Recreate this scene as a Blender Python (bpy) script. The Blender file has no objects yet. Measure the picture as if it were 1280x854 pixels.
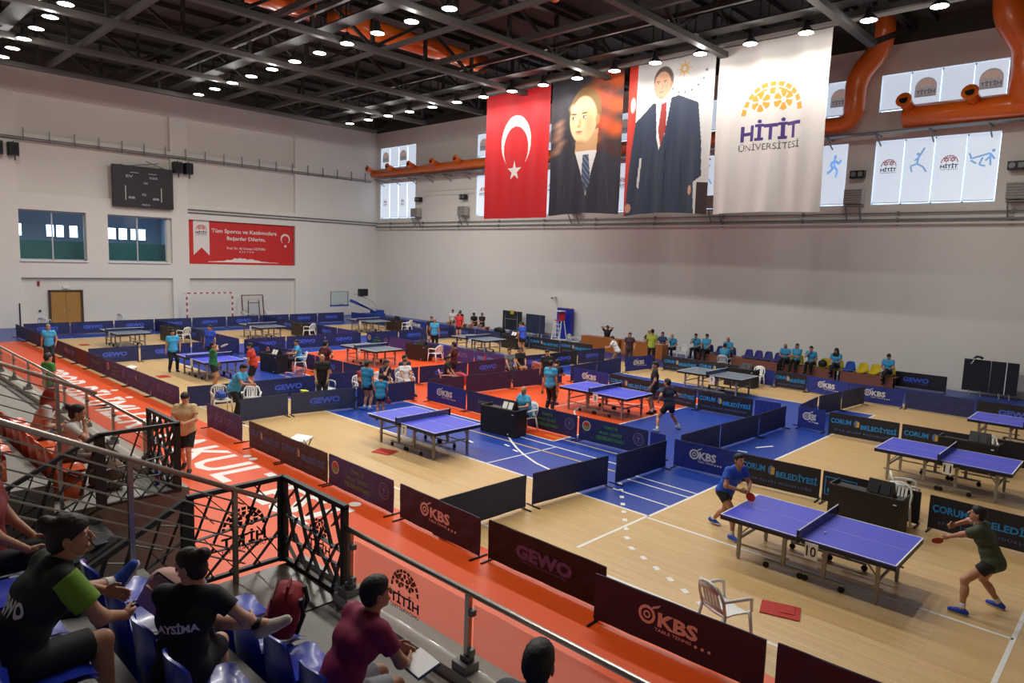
import bpy, math, random
import numpy as np
from mathutils import Vector, Matrix, Euler

S = bpy.context.scene
C = S.collection
random.seed(7)
R = math.radians

# ---------------------------------------------------------------- camera
YAW, PITCH, ROLL = R(43.571), R(6.776), R(1.923)
fw = Vector((-math.sin(YAW)*math.cos(PITCH), math.cos(YAW)*math.cos(PITCH), -math.sin(PITCH)))
rt = Vector((math.cos(YAW), math.sin(YAW), 0))
up = rt.cross(fw)
r2 = rt*math.cos(ROLL) + up*math.sin(ROLL)
u2 = -rt*math.sin(ROLL) + up*math.cos(ROLL)
cam = bpy.data.cameras.new('camera')
cam.sensor_fit = 'HORIZONTAL'; cam.sensor_width = 36.0
cam.lens = 859.6/1280*36.0
cam.clip_end = 200; cam.clip_start = .05
camo = bpy.data.objects.new('camera', cam); C.objects.link(camo)
M = Matrix((r2, u2, -fw)).transposed().to_4x4(); M.translation = (0, 0, 4.973)
camo.matrix_world = M
S.camera = camo

# ---------------------------------------------------------------- world, exposure
W = bpy.data.worlds.new('world'); S.world = W; W.use_nodes = True
W.node_tree.nodes['Background'].inputs[0].default_value = (.55, .62, .72, 1)
W.node_tree.nodes['Background'].inputs[1].default_value = .6
S.view_settings.view_transform = 'Standard'; S.view_settings.look = 'None'
S.view_settings.gamma = 1; S.view_settings.use_curve_mapping = False
S.view_settings.exposure = 0.22
LAMP_W = 95.0
SIDE_W = 48.0
LAMP_COL = (1.0, .965, .91)

# ---------------------------------------------------------------- materials
def lin(c):
    return tuple(((v/255/12.92) if v/255 <= .04045 else ((v/255+.055)/1.055)**2.4) for v in c)
MATS = {}
def mat(name, rgb=(128, 128, 128), rough=.55, metal=0., var=.06, scale=9., bump=0., emit=0., trans=0., alpha=1., coat=0., spec=.5, attr=None, emitcol=None):
    if name in MATS: return MATS[name]
    m = bpy.data.materials.new(name); m.use_nodes = True
    nt = m.node_tree; b = nt.nodes['Principled BSDF']
    c = lin(rgb)
    if attr:
        a = nt.nodes.new('ShaderNodeVertexColor'); a.layer_name = attr
        nt.links.new(a.outputs[0], b.inputs['Base Color'])
    else:
        tc = nt.nodes.new('ShaderNodeTexCoord'); no = nt.nodes.new('ShaderNodeTexNoise')
        no.inputs['Scale'].default_value = scale; no.inputs['Detail'].default_value = 4
        nt.links.new(tc.outputs['Object'], no.inputs['Vector'])
        mx = nt.nodes.new('ShaderNodeMix'); mx.data_type = 'RGBA'
        mx.inputs[6].default_value = (*[v*(1-var) for v in c], 1)
        mx.inputs[7].default_value = (*[min(1, v*(1+var)) for v in c], 1)
        nt.links.new(no.outputs['Fac'], mx.inputs[0]); nt.links.new(mx.outputs[2], b.inputs['Base Color'])
        if bump:
            bp = nt.nodes.new('ShaderNodeBump'); bp.inputs['Strength'].default_value = bump; bp.inputs['Distance'].default_value = .01
            nt.links.new(no.outputs['Fac'], bp.inputs['Height']); nt.links.new(bp.outputs[0], b.inputs['Normal'])
    b.inputs['Roughness'].default_value = rough; b.inputs['Metallic'].default_value = metal
    b.inputs['Specular IOR Level'].default_value = spec
    if coat: b.inputs['Coat Weight'].default_value = coat; b.inputs['Coat Roughness'].default_value = .12
    if trans: b.inputs['Transmission Weight'].default_value = trans
    if alpha < 1: b.inputs['Alpha'].default_value = alpha
    if emit:
        b.inputs['Emission Color'].default_value = (*lin(emitcol or rgb), 1); b.inputs['Emission Strength'].default_value = emit
    MATS[name] = m
    return m
def wood_floor():
    m = bpy.data.materials.new('court parquet'); m.use_nodes = True; nt = m.node_tree; b = nt.nodes['Principled BSDF']
    tc = nt.nodes.new('ShaderNodeTexCoord'); mp = nt.nodes.new('ShaderNodeMapping')
    nt.links.new(tc.outputs['Object'], mp.inputs[0])
    br = nt.nodes.new('ShaderNodeTexBrick'); br.inputs['Scale'].default_value = 1.0
    br.inputs['Brick Width'].default_value = 1.9; br.inputs['Row Height'].default_value = .075
    br.inputs['Mortar Size'].default_value = .004; br.offset = .37
    br.inputs['Color1'].default_value = (*lin((222, 187, 131)), 1); br.inputs['Color2'].default_value = (*lin((212, 175, 119)), 1)
    br.inputs['Mortar'].default_value = (*lin((194, 158, 106)), 1)
    nt.links.new(mp.outputs[0], br.inputs['Vector'])
    no = nt.nodes.new('ShaderNodeTexNoise'); no.inputs['Scale'].default_value = 3; no.inputs['Detail'].default_value = 6
    mp2 = nt.nodes.new('ShaderNodeMapping'); mp2.inputs['Scale'].default_value = (1, 9, 1)
    nt.links.new(tc.outputs['Object'], mp2.inputs[0]); nt.links.new(mp2.outputs[0], no.inputs['Vector'])
    mx = nt.nodes.new('ShaderNodeMix'); mx.data_type = 'RGBA'; mx.blend_type = 'MULTIPLY'; mx.inputs[0].default_value = .22
    nt.links.new(br.outputs[0], mx.inputs[6]); nt.links.new(no.outputs['Color'], mx.inputs[7])
    nt.links.new(mx.outputs[2], b.inputs['Base Color'])
    b.inputs['Roughness'].default_value = .33; b.inputs['Specular IOR Level'].default_value = .45
    return m

# ---------------------------------------------------------------- mesh building
class MB:
    def __init__(s): s.v = []; s.f = []
    def add(s, vs, fs):
        n = len(s.v); s.v += [tuple(v) for v in vs]; s.f += [tuple(i+n for i in f) for f in fs]; return s
    def box(s, c, d, rz=0., M=None):
        hx, hy, hz = d[0]/2, d[1]/2, d[2]/2
        vs = [Vector((x, y, z)) for x in (-hx, hx) for y in (-hy, hy) for z in (-hz, hz)]
        T = M or Matrix.Rotation(rz, 3, 'Z')
        vs = [T @ v + Vector(c) for v in vs]
        return s.add(vs, [(0, 1, 3, 2), (4, 6, 7, 5), (0, 4, 5, 1), (2, 3, 7, 6), (0, 2, 6, 4), (1, 5, 7, 3)])
    def bar(s, p, q, w, h=None):
        p, q = Vector(p), Vector(q); d = q-p; L = d.length
        z = d.normalized(); ref = Vector((0, 0, 1)) if abs(z.z) < .95 else Vector((0, 1, 0))
        x = ref.cross(z).normalized(); y = z.cross(x)
        return s.box((p+q)/2, (w, h or w, L), M=Matrix((x, y, z)).transposed())
    def tube(s, pts, r, n=8, cap=True, closed=False):
        pts = [Vector(p) for p in pts]; k = len(pts); rings = []; px = None
        rr = r if isinstance(r, (list, tuple)) else [r]*k
        for i, p in enumerate(pts):
            a = pts[i-1] if (i or closed) else p; b = pts[(i+1) % k] if (i < k-1 or closed) else p
            t = (b-a).normalized()
            if px is None:
                ref = Vector((0, 0, 1)) if abs(t.z) < .9 else Vector((1, 0, 0)); x = ref.cross(t).normalized()
            else: x = (px - t*px.dot(t)).normalized()
            px = x; y = t.cross(x)
            rings.append([p + (x*math.cos(j*2*math.pi/n) + y*math.sin(j*2*math.pi/n))*rr[i] for j in range(n)])
        vs = [v for rg in rings for v in rg]; fs = []
        for i in range(k if closed else k-1):
            for j in range(n):
                a = i*n+j; b = i*n+(j+1) % n; c2 = ((i+1) % k)*n+(j+1) % n; d = ((i+1) % k)*n+j
                fs.append((a, b, c2, d))
        if cap and not closed: fs += [tuple(range(n-1, -1, -1)), tuple((k-1)*n+j for j in range(n))]
        return s.add(vs, fs)
    def prism(s, poly, z0, z1):
        n = len(poly); vs = [(x, y, z0) for x, y in poly] + [(x, y, z1) for x, y in poly]
        return s.add(vs, [tuple(range(n-1, -1, -1)), tuple(range(n, 2*n))] + [(i, (i+1) % n, n+(i+1) % n, n+i) for i in range(n)])
    def prismM(s, poly, z0, z1, T):
        m = MB().prism(poly, z0, z1); return s.add([T @ Vector(v) for v in m.v], m.f)
    def lathe(s, prof, n=16, c=(0, 0, 0)):
        vs = []; fs = []; k = len(prof)
        for r, z in prof:
            vs += [(c[0]+r*math.cos(j*2*math.pi/n), c[1]+r*math.sin(j*2*math.pi/n), c[2]+z) for j in range(n)]
        for i in range(k-1):
            for j in range(n): fs.append((i*n+j, i*n+(j+1) % n, (i+1)*n+(j+1) % n, (i+1)*n+j))
        fs += [tuple(range(n-1, -1, -1)), tuple((k-1)*n+j for j in range(n))]
        return s.add(vs, fs)
    def grid(s, P):   # P[i][j] points
        a, b = len(P), len(P[0]); return s.add([p for row in P for p in row], [(i*b+j, i*b+j+1, (i+1)*b+j+1, (i+1)*b+j) for i in range(a-1) for j in range(b-1)])
    def mesh(s, name='mesh', smooth=False):
        me = bpy.data.meshes.new(name); me.from_pydata(s.v, [], s.f)
        if smooth: me.polygons.foreach_set('use_smooth', [True]*len(me.polygons))
        me.update(); return me
def obj(name, mb, m=None, parent=None, loc=None, rot=None, scale=None, smooth=False):
    me = mb.mesh(name, smooth) if isinstance(mb, MB) else mb
    if m is not None and not me.materials: me.materials.append(m)
    o = bpy.data.objects.new(name, me); C.objects.link(o)
    if m is not None and me.materials[0] is not m:
        o.material_slots[0].link = 'OBJECT'; o.material_slots[0].material = m
    if parent: o.parent = parent
    if loc is not None: o.location = loc
    if rot is not None: o.rotation_euler = rot
    if scale is not None: o.scale = scale
    return o
def tag(o, label=None, cat=None, group=None, kind=None):
    if label: o['label'] = label
    if cat: o['category'] = cat
    if group: o['group'] = group
    if kind: o['kind'] = kind
    return o
def thing(name, label, cat, loc=(0, 0, 0), rz=0., group=None):
    o = bpy.data.objects.new(name, None); C.objects.link(o); o.empty_display_size = .1
    o.location = loc; o.rotation_euler = (0, 0, rz)
    return tag(o, label, cat, group)
def struct(name, mb, m, parent=None, **k):
    o = obj(name, mb, m, parent, **k)
    if not parent: o['kind'] = 'structure'
    return o
CH = {}
def copy_tree(o, parent=None):
    c = o.copy(); C.objects.link(c); c.parent = parent
    for ch in list(o.children): copy_tree(ch, c)
    return c
TXT = {}
def text_mesh(s, bold=.0, res=2, shear=0., space=1.):
    k = (s, bold, res, shear, space)
    if k in TXT: return TXT[k]
    cu = bpy.data.curves.new('lettering', 'FONT'); cu.body = s; cu.resolution_u = res; cu.offset = bold; cu.shear = shear
    cu.space_character = space; cu.align_x = 'CENTER'
    o = bpy.data.objects.new('lettering', cu); C.objects.link(o)
    bpy.context.view_layer.update()
    me = bpy.data.meshes.new_from_object(o.evaluated_get(bpy.context.evaluated_depsgraph_get()))
    bpy.data.objects.remove(o); bpy.data.curves.remove(cu)
    me.materials.clear()
    co = np.empty(len(me.vertices)*3, np.float32); me.vertices.foreach_get('co', co); co = co.reshape(-1, 3)
    lo, hi = co.min(0), co.max(0); co[:, :2] -= (lo+hi)[:2]/2; co[:, 2] = 0
    me.vertices.foreach_set('co', co.ravel()); me.update(); me.name = 'lettering'
    TXT[k] = (me, hi[0]-lo[0], hi[1]-lo[1]); return TXT[k]
def text(s, m, w, h, parent, loc, rot=(math.pi/2, 0, 0), bold=.02, name='lettering', shear=0., space=1., res=2, mirror=False):
    me, tw, th = text_mesh(s, bold, res, shear, space)
    o = bpy.data.objects.new(name, me); C.objects.link(o)
    if not me.materials: me.materials.append(m)
    o.material_slots[0].link = 'OBJECT'; o.material_slots[0].material = m
    o.parent = parent; o.location = loc; o.rotation_euler = rot
    sx = (w/tw) if w else h/th; o.scale = ((-sx if mirror else sx), (h/th) if h else sx, 1)
    return o
def flat(polys, m, parent, loc, rot=(math.pi/2, 0, 0), name='emblem', scale=None, th=.003):
    mb = MB()
    for p in polys:
        a = sum(p[i][0]*p[(i+1) % len(p)][1]-p[(i+1) % len(p)][0]*p[i][1] for i in range(len(p)))
        mb.prism(p if a > 0 else p[::-1], 0, th)
    return obj(name, mb, m, parent, loc, rot, scale)
def circle(cx, cy, r, n=20, a0=0, a1=2*math.pi):
    e = 0 if a1-a0 > 6.28 else 1
    return [(cx+r*math.cos(a0+(a1-a0)*i/(n-e)), cy+r*math.sin(a0+(a1-a0)*i/(n-e))) for i in range(n)]
def ring(cx, cy, r0, r1, n=24):
    out = []
    for i in range(n):
        a, b = 2*math.pi*i/n, 2*math.pi*(i+1)/n
        out.append([(cx+r0*math.cos(a), cy+r0*math.sin(a)), (cx+r1*math.cos(a), cy+r1*math.sin(a)), (cx+r1*math.cos(b), cy+r1*math.sin(b)), (cx+r0*math.cos(b), cy+r0*math.sin(b))])
    return out
def star(cx, cy, r, rot=math.pi/2, k=.382, n=5):
    return [(cx+(r if i % 2 == 0 else r*k)*math.cos(rot+i*math.pi/n), cy+(r if i % 2 == 0 else r*k)*math.sin(rot+i*math.pi/n)) for i in range(2*n)]
def dome(w):      # half dome made of wedge tiles around two hubs, base at y=0
    out = []; Rr = w/2
    def inside(p): return math.hypot(p[0], p[1]) <= Rr*1.0 and p[1] >= -.001
    for hx in (-.36*Rr, .36*Rr):
        for i in range(6):
            a = math.pi/6+i*math.pi/3; d = math.radians(23)
            q = [(hx+rr*Rr*math.cos(a+s), .40*Rr+rr*Rr*math.sin(a+s)) for rr, s in ((.09, -d), (.30, -d*.95), (.33, 0), (.30, d*.95), (.09, d))]
            out.append([(x, max(0.0, y)) for x, y in q])
    for i in range(11):
        a0 = math.pi*(i+.13)/11; a1 = math.pi*(i+.87)/11
        out.append([(Rr*r_*math.cos(a), Rr*r_*math.sin(a)) for r_, a in ((.86, a0), (1., a0), (1., a1), (.86, a1))])
    for i in range(2, 7):
        a0 = math.pi*(i+.15)/9; a1 = math.pi*(i+.85)/9
        if i == 4: out.append([(Rr*r_*math.cos(a), Rr*r_*math.sin(a)) for r_, a in ((.62, a0), (.80, a0), (.80, a1), (.62, a1))])
        else: out.append([(Rr*r_*math.cos(a), Rr*r_*math.sin(a)) for r_, a in ((.76, a0), (.82, a0), (.82, a1), (.76, a1))])
    return out
# ---------------------------------------------------------------- the hall shell
WX, WY, ZT = -49.02, 34.52, 15.0
wallm = mat('wall paint', (231, 228, 221), .7, var=.025, scale=.6)
wallm2 = mat('wall paint recess', (224, 221, 213), .7, var=.025, scale=.6)
white = mat('white paint', (235, 235, 232), .5)
blueflr = mat('blue court paint', (30, 62, 152), .34, var=.05, scale=1.5)
orgflr = mat('orange court paint', (224, 80, 18), .38, var=.05, scale=1.5)
linew = mat('white court line', (232, 230, 224), .4)
liney = mat('yellow court line', (214, 178, 74), .4)
dark = mat('dark steel', (38, 36, 34), .6, metal=.2)
beamm = mat('grey roof steel', (70, 67, 64), .55, metal=.2)
deckm = mat('roof deck', (58, 54, 50), .8, bump=.2)
conc = mat('stand concrete', (150, 148, 142), .75, var=.1, scale=3, bump=.1)
conc2 = mat('pale kerb concrete', (188, 186, 178), .7, var=.08, scale=3)
steel = mat('brushed stainless steel', (190, 186, 178), .28, metal=1.)
greym = mat('grey metal', (128, 130, 132), .5, metal=.4)
blackm = mat('black plastic', (18, 18, 20), .45)
orange_duct = mat('orange duct paint', (246, 116, 30), .32, coat=.4)
fl = obj('floor', MB().box((-17, 10.2, -.1), (64.6, 48.8, .2)), wood_floor()); fl['kind'] = 'structure'
def zone(x0, x1, y0, y1, m, z, name='painted_zone'):
    return obj(name, MB().box(((x0+x1)/2, (y0+y1)/2, z/2), (x1-x0, y1-y0, z)), m, fl)
zone(WX, -42.25, -10, WY, blueflr, .001); zone(-42.25, 12, 29.2, WY, blueflr, .001)
zone(-42.25, 12, 3.5, 8.02, orgflr, .001)
zone(-36, -7.03, 11.5, 25.9, blueflr, .001); zone(-31, -11.97, 14.4, 23.45, orgflr, .002)
def wline(x0, y0, x1, y1, w=.06, m=linew, z=.003):
    mb = MB(); d = Vector((x1-x0, y1-y0, 0)); n = Vector((-d.y, d.x, 0)).normalized()*w/2
    a, b = Vector((x0, y0, 0)), Vector((x1, y1, 0))
    mb.prism([(q.x, q.y) for q in (a-n, b-n, b+n, a+n)], 0, z)
    return obj('court_line', mb, m, fl)
def frame_lines(x0, x1, y0, y1, w=.06, m=linew, z=.003):
    wline(x0, y0, x1, y0, w, m, z); wline(x0, y1, x1, y1, w, m, z); wline(x0, y0, x0, y1, w, m, z); wline(x1, y0, x1, y1, w, m, z)
frame_lines(-36, -7.03, 11.5, 25.9, .06); frame_lines(-31, -11.97, 14.4, 23.45, .06, z=.0035); frame_lines(-42.2, -1.07, 8.75, 28.8, .06)
wline(-7.05, 9.25, -7.05, 11.5); wline(-7.0, 11.42, -1.07, 11.36)
for y in (12.36, 13.17, 13.52): wline(-8.9, y, -7.06, y-.05, .045)
wline(-14.4, 13.42, -9.2, 13.42, .05, liney); wline(-13.2, 14.02, -9.2, 13.95, .045); wline(-12.6, 14.76, -9, 14.7, .05, liney); wline(-26, 13.6, -21.6, 13.5, .05, liney)
wline(-11.68, 11.5, -11.54, 13.95, .04); wline(-14.88, 15.3, -14.92, 21.6, .05, z=.0045)
def wcurve(pts, w=.06, z=.0045):
    mb = MB(); L = []
    for k, p in enumerate(pts):
        a = Vector(pts[max(k-1, 0)]); b = Vector(pts[min(k+1, len(pts)-1)]); n = Vector((-(b-a).y, (b-a).x)).normalized()*w/2; L.append((Vector(p)-n, Vector(p)+n))
    for (a, b), (c_, d) in zip(L[:-1], L[1:]): mb.prism([(q.x, q.y) for q in (a, c_, d, b)], 0, z)
    return obj('court_line', mb, linew, fl)
wcurve([(-14.0, 14.55), (-13.55, 14.12), (-13.18, 13.82), (-12.63, 13.41), (-12.1, 13.06), (-11.63, 12.79), (-10.9, 12.46), (-10.37, 12.33), (-9.6, 12.22)])
wcurve([(-12.45+1.9*math.cos(R(a)), 18.95+1.9*math.sin(R(a))) for a in range(78, 284, 8)], .05)
for i in range(15):
    t = i/14; a = Vector((-8.85, 13.1, 0)).lerp(Vector((-6.5, 10.0, 0)), min(1, t*1.6)) if t < .62 else Vector((-6.5, 10.0, 0)).lerp(Vector((-4.55, 9.03, 0)), (t-.62)/.38)
    d = Vector((2.35, -3.1, 0)).normalized() if t < .5 else Vector((1.9, -1.2, 0)).normalized()
    wline(a.x-d.x*.07, a.y-d.y*.07, a.x+d.x*.07, a.y+d.y*.07, .09)
for x, y in ((-8.1, 17.6), (-7.9, 18.3), (-9.6, 18.1), (-7.5, 16.6)): wline(x, y, x+.25, y+.55 if x > -8 else y+.05, .08)
for x, y in ((-12.6, 13.1), (-12.1, 12.9), (-13.5, 12.6), (-18, 12.4), (-17.4, 13.3), (-17.8, 14)): wline(x, y, x+.22, y-.05, .07)
wline(-10.35, 8.6, -9.8, 9.1, .1); wline(-6.2, 14.5, -6.1, 14.15, .14)
text('SPOR BİLİMLERİ FAKÜLTESİ', linew, 20.8, 1.52, fl, (-21.45, 6.9, .004), (0, 0, 0), bold=.02, name='floor_lettering')

# right wall: bands with window openings
groups = [(-48.6, 4.7, 4), (-36.9, 4.7, 4), (-30.4, 4.7, 4), (-24.9, 3.5, 3), (-20.6, 3.5, 3), (-16.35, 4.75, 4), (-10.42, 4.75, 4), (-4.1, 4.75, 4), (2.2, 4.75, 4)]
wr = MB()
def wbox(x0, x1, z0, z1, y0=WY, y1=WY+.4): wr.box(((x0+x1)/2, (y0+y1)/2, (z0+z1)/2), (x1-x0, y1-y0, z1-z0))
for z0, z1 in ((-.2, 8.0), (10.87, 12.12), (13.75, ZT)): wbox(WX-.4, 12, z0, z1)
for z0, z1 in ((8.0, 10.87), (12.12, 13.75)):
    x = WX-.4
    for gx, gw, n in groups: wbox(x, gx, z0, z1); x = gx+gw
    wbox(x, 12, z0, z1)
struct('wall_right', wr, wallm)
blindm = mat('backlit blind cloth', (226, 231, 236), .6, var=.02, emit=.6, emitcol=(206, 222, 240))
skym = mat('window glass lit by daylight', (200, 220, 245), .2, emit=7., emitcol=(196, 218, 250))
skym2 = mat('side window glass lit by daylight', (200, 220, 245), .2, emit=1.5, emitcol=(196, 218, 250))
framem = mat('window frame', (196, 200, 206), .4)
logo_p = mat('print dark violet', (58, 46, 92), .6); logo_o = mat('print orange red', (214, 96, 60), .6); logo_g = mat('print grey', (128, 126, 132), .6)
logo_f = mat('backlit print pale grey', (172, 168, 172), .6, emit=.3); logo_b = mat('backlit print pale blue', (140, 182, 220), .6, emit=.4); logo_fo = mat('backlit print pale orange', (206, 168, 146), .6, emit=.3); logo_fg = mat('backlit print mid grey', (122, 120, 130), .6, emit=.15)  # weak emission of these prints stands in for daylight through the blinds
DOME = dome(1.0)
def uni_logo(parent, cx, y, cz, w, mirrored=False, mats=(logo_o, logo_p, logo_g)):
    flat([[(px*w*.98, py*w*.98) for px, py in p] for p in DOME], mats[0], parent, (cx, y, cz+w*.32), name='logo_dome')
    text('HİTİT', mats[1], w, w*.3, parent, (cx, y-.002, cz+w*.13), bold=.035, mirror=mirrored)
    text('ÜNİVERSİTESİ', mats[2], w, w*.1, parent, (cx, y-.002, cz-w*.1), bold=.01, mirror=mirrored)
def runner(parent, cx, y, cz, v):
    P = {0: [((0, .42), (0, .1)), ((0, .1), (.16, -.12)), ((.16, -.12), (.1, -.4)), ((0, .1), (-.14, -.1)), ((-.14, -.1), (-.3, -.22)), ((0, .35), (.2, .22)), ((.2, .22), (.3, .36)), ((0, .35), (-.18, .2)), ((-.18, .2), (-.1, .06))],
         1: [((0, .25), (-.05, -.05)), ((-.05, -.05), (.2, -.2)), ((.2, -.2), (.34, -.42)), ((-.05, -.05), (-.3, -.15)), ((-.3, -.15), (-.22, -.4)), ((0, .22), (.12, .45)), ((.12, .45), (.2, .62)), ((0, .22), (-.16, .08))],
         2: [((-.1, .1), (.25, .2)), ((.25, .2), (.42, -.05)), ((.25, .2), (.3, -.3)), ((-.1, .1), (-.4, .02)), ((-.4, .02), (-.48, .25)), ((0, .05), (-.1, -.25)), ((-.1, -.25), (.12, -.32)), ((-.2, -.2), (-.42, -.05)), ((.3, .1), (.1, -.1))]}[v]
    qs = []
    for a, b in P:
        n = Vector((-(b[1]-a[1]), b[0]-a[0])).normalized()*.038; qs.append([(a[0]-n.x, a[1]-n.y), (b[0]-n.x, b[1]-n.y), (b[0]+n.x, b[1]+n.y), (a[0]+n.x, a[1]+n.y)])
    hd = {0: (.02, .52), 1: (-.03, .36), 2: (.36, .3)}[v]
    flat(qs+[circle(hd[0], hd[1], .07, 10)], logo_b, parent, (cx, y, cz), name='sport_figure')
wi = 0
for gx, gw, n in groups:
    if gx > 0: continue
    for (z0, z1, lower) in ((8.0, 10.87, True), (12.12, 13.75, False)):
        wi += 1
        t = bpy.data.objects.new('window_%d' % wi, None); C.objects.link(t); t.location = (gx+gw/2, WY, z0); t['kind'] = 'structure'
        H = z1-z0; pw = gw/n
        obj('glass', MB().box((0, .3, H/2), (gw, .03, H)), skym2, t)
        fb = MB()
        for i in range(n+1): fb.box((-gw/2+i*pw, .22, H/2), (.06, .08, H))
        fb.box((0, .22, .03), (gw, .08, .06)); fb.box((0, .22, H-.03), (gw, .08, .06)); obj('window_frame', fb, framem, t)
        for i in range(n):
            bl = obj('roller_blind', MB().box((0, 0, 0), (pw-.07, .012, H-.1)), blindm, t, (-gw/2+(i+.5)*pw, .1, H/2+.03))
            obj('blind_rail', MB().box((0, 0, -(H-.1)/2+.02), (pw-.08, .03, .04)), white, bl)
            if lower:
                if gx < -45: 
                    if i in (0, 2): uni_logo(bl, 0, -.01, -.35, .52)
                elif i % 2 == 0: uni_logo(bl, 0, -.01, .05, .66)
                else: runner(bl, 0, -.012, .35, 1 if i == 1 else (0 if gx < -12 else 2))
            elif i % 2 == (1 if gx > -12 else 0) or gx == -16.35 and i == 3:
                flat([circle(0, 0, .42, 14, 0, math.pi)+[(-.42, -.4), (.42, -.4)]], logo_f, bl, (0, -.008, .05), name='logo_plate')
                uni_logo(bl, 0, -.013, -.22, .74, True, (logo_fo, logo_fg, logo_fg))
            if lower and gx == -16.35 and i == 3: runner(bl, 0, -.012, .3, 0)

# end wall: base slab, proud piers and beams, window openings
wl = MB(); wf = MB()
def ebox(mb, y0, y1, z0, z1, x0, x1): mb.box(((x0+x1)/2, (y0+y1)/2, (z0+z1)/2), (x1-x0, y1-y0, z1-z0))
BX = WX-.28
for z0, z1 in ((-.2, 4.0), (6.98, ZT)): ebox(wl, -14, WY+.4, z0, z1, BX-.3, BX)
for y0, y1 in ((-14, 9.4), (12.87, 14.08), (17.72, WY+.4)): ebox(wl, y0, y1, 4.0, 6.98, BX-.3, BX)
struct('wall_left', wl, wallm2)
for y0, y1 in ((-14, 9.4), (17.95, 19.05), (27.0, WY)): ebox(wf, y0, y1, -.2, ZT, BX, WX)
for y0, y1 in ((9.4, 17.95), (19.05, 27.0)):
    for z0, z1 in ((2.97, 3.95), (6.98, 7.95), (11.0, 11.35), (13.65, ZT)): ebox(wf, y0, y1, z0, z1, BX, WX)
ebox(wf, 12.87, 14.08, 3.95, 6.98, BX, WX)
struct('wall_left_piers', wf, wallm)['kind'] = 'structure'
bpy.data.objects['wall_left_piers'].name = 'trim_1'
# room behind the gallery windows
rm = MB(); ebox(rm, 8.6, 18.6, 3.7, 7.4, -53.2, -53.0); ebox(rm, 8.6, 18.6, 3.6, 3.75, -53.1, BX-.3); ebox(rm, 8.6, 18.6, 7.3, 7.45, -53.1, BX-.3); ebox(rm, 8.5, 8.6, 3.7, 7.4, -53.1, BX-.3); ebox(rm, 18.6, 18.7, 3.7, 7.4, -53.1, BX-.3)
struct('wall_gallery', rm, mat('gallery grey blue wall', (176, 194, 212), .6))
tp = MB(); ebox(tp, 8.7, 18.5, 3.75, 5.2, -51.2, -51.1)
tag(obj('partition_screen', tp, mat('teal partition', (46, 128, 128), .4)), 'teal waist-high screen seen through the gallery windows', 'screen')
for y0, y1 in ((9.6, 10.3), (11.6, 12.05), (12.15, 12.6), (12.9, 13.4), (15.1, 15.7), (15.85, 16.4), (16.6, 16.95), (17.1, 17.6)):
    wi += 1; t = bpy.data.objects.new('window_%d' % wi, None); C.objects.link(t); t['kind'] = 'structure'; t.location = (-53, (y0+y1)/2, 5.75)
    obj('pane', MB().box((.03, 0, .1), (.03, y1-y0-.06, .75)), skym, t)
    fb = MB(); fb.box((.03, 0, -.3), (.06, y1-y0, .06)); fb.box((.03, 0, .5), (.06, y1-y0, .06)); fb.box((.03, -(y1-y0)/2, .1), (.06, .05, .86)); fb.box((.03, (y1-y0)/2, .1), (.06, .05, .86)); obj('window_frame', fb, framem, t)
glassm = bpy.data.materials.new('clear glass'); glassm.use_nodes = True
def set_glass(m, rough, tint, fac):
    nt = m.node_tree; nt.nodes.clear(); out = nt.nodes.new('ShaderNodeOutputMaterial'); mix = nt.nodes.new('ShaderNodeMixShader')
    tr = nt.nodes.new('ShaderNodeBsdfTransparent'); tr.inputs[0].default_value = (*tint, 1); gl = nt.nodes.new('ShaderNodeBsdfGlossy'); gl.inputs['Roughness'].default_value = rough
    no = nt.nodes.new('ShaderNodeTexNoise'); no.inputs['Scale'].default_value = 2; ad = nt.nodes.new('ShaderNodeMath'); ad.operation = 'MULTIPLY_ADD'
    nt.links.new(no.outputs['Fac'], ad.inputs[0]); ad.inputs[1].default_value = fac; ad.inputs[2].default_value = .04
    nt.links.new(ad.outputs[0], mix.inputs[0]); nt.links.new(tr.outputs[0], mix.inputs[1]); nt.links.new(gl.outputs[0], mix.inputs[2]); nt.links.new(mix.outputs[0], out.inputs[0])
set_glass(glassm, .03, (.86, .93, .95), .06)
guardglass = bpy.data.materials.new('smoked guard glass'); guardglass.use_nodes = True; set_glass(guardglass, .1, (.84, .80, .78), .10)
for y0, y1 in ((9.4, 12.87), (14.08, 17.72)):
    wi += 1; t = bpy.data.objects.new('window_%d' % wi, None); C.objects.link(t); t['kind'] = 'structure'; t.location = (BX-.15, (y0+y1)/2, 4.0); w = y1-y0
    for s in (-1, 1): obj('pane', MB().box((0, s*w/4, 1.49), (.015, w/2-.1, 2.88)), glassm, t)
    fb = MB()
    for yy in (-w/2+.03, 0, w/2-.03): fb.box((.02, yy, 1.49), (.09, .07, 2.98))
    fb.box((.02, 0, .04), (.09, w, .08)); fb.box((.02, 0, 2.94), (.09, w, .08)); obj('window_frame', fb, framem, t)
    obj('window_sill', MB().box((.3, 0, -.03), (.5, w+.06, .08)), white, t)
# far side walls closing the hall (behind the camera)
wb = MB(); wb.box((-17, -14.2, 7.4), (64.6, .4, 15.2)); struct('wall_back', wb, wallm)
wn = MB(); wn.box((12.2, 10.2, 7.4), (.4, 48.8, 15.2)); struct('wall_near', wn, wallm)
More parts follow.
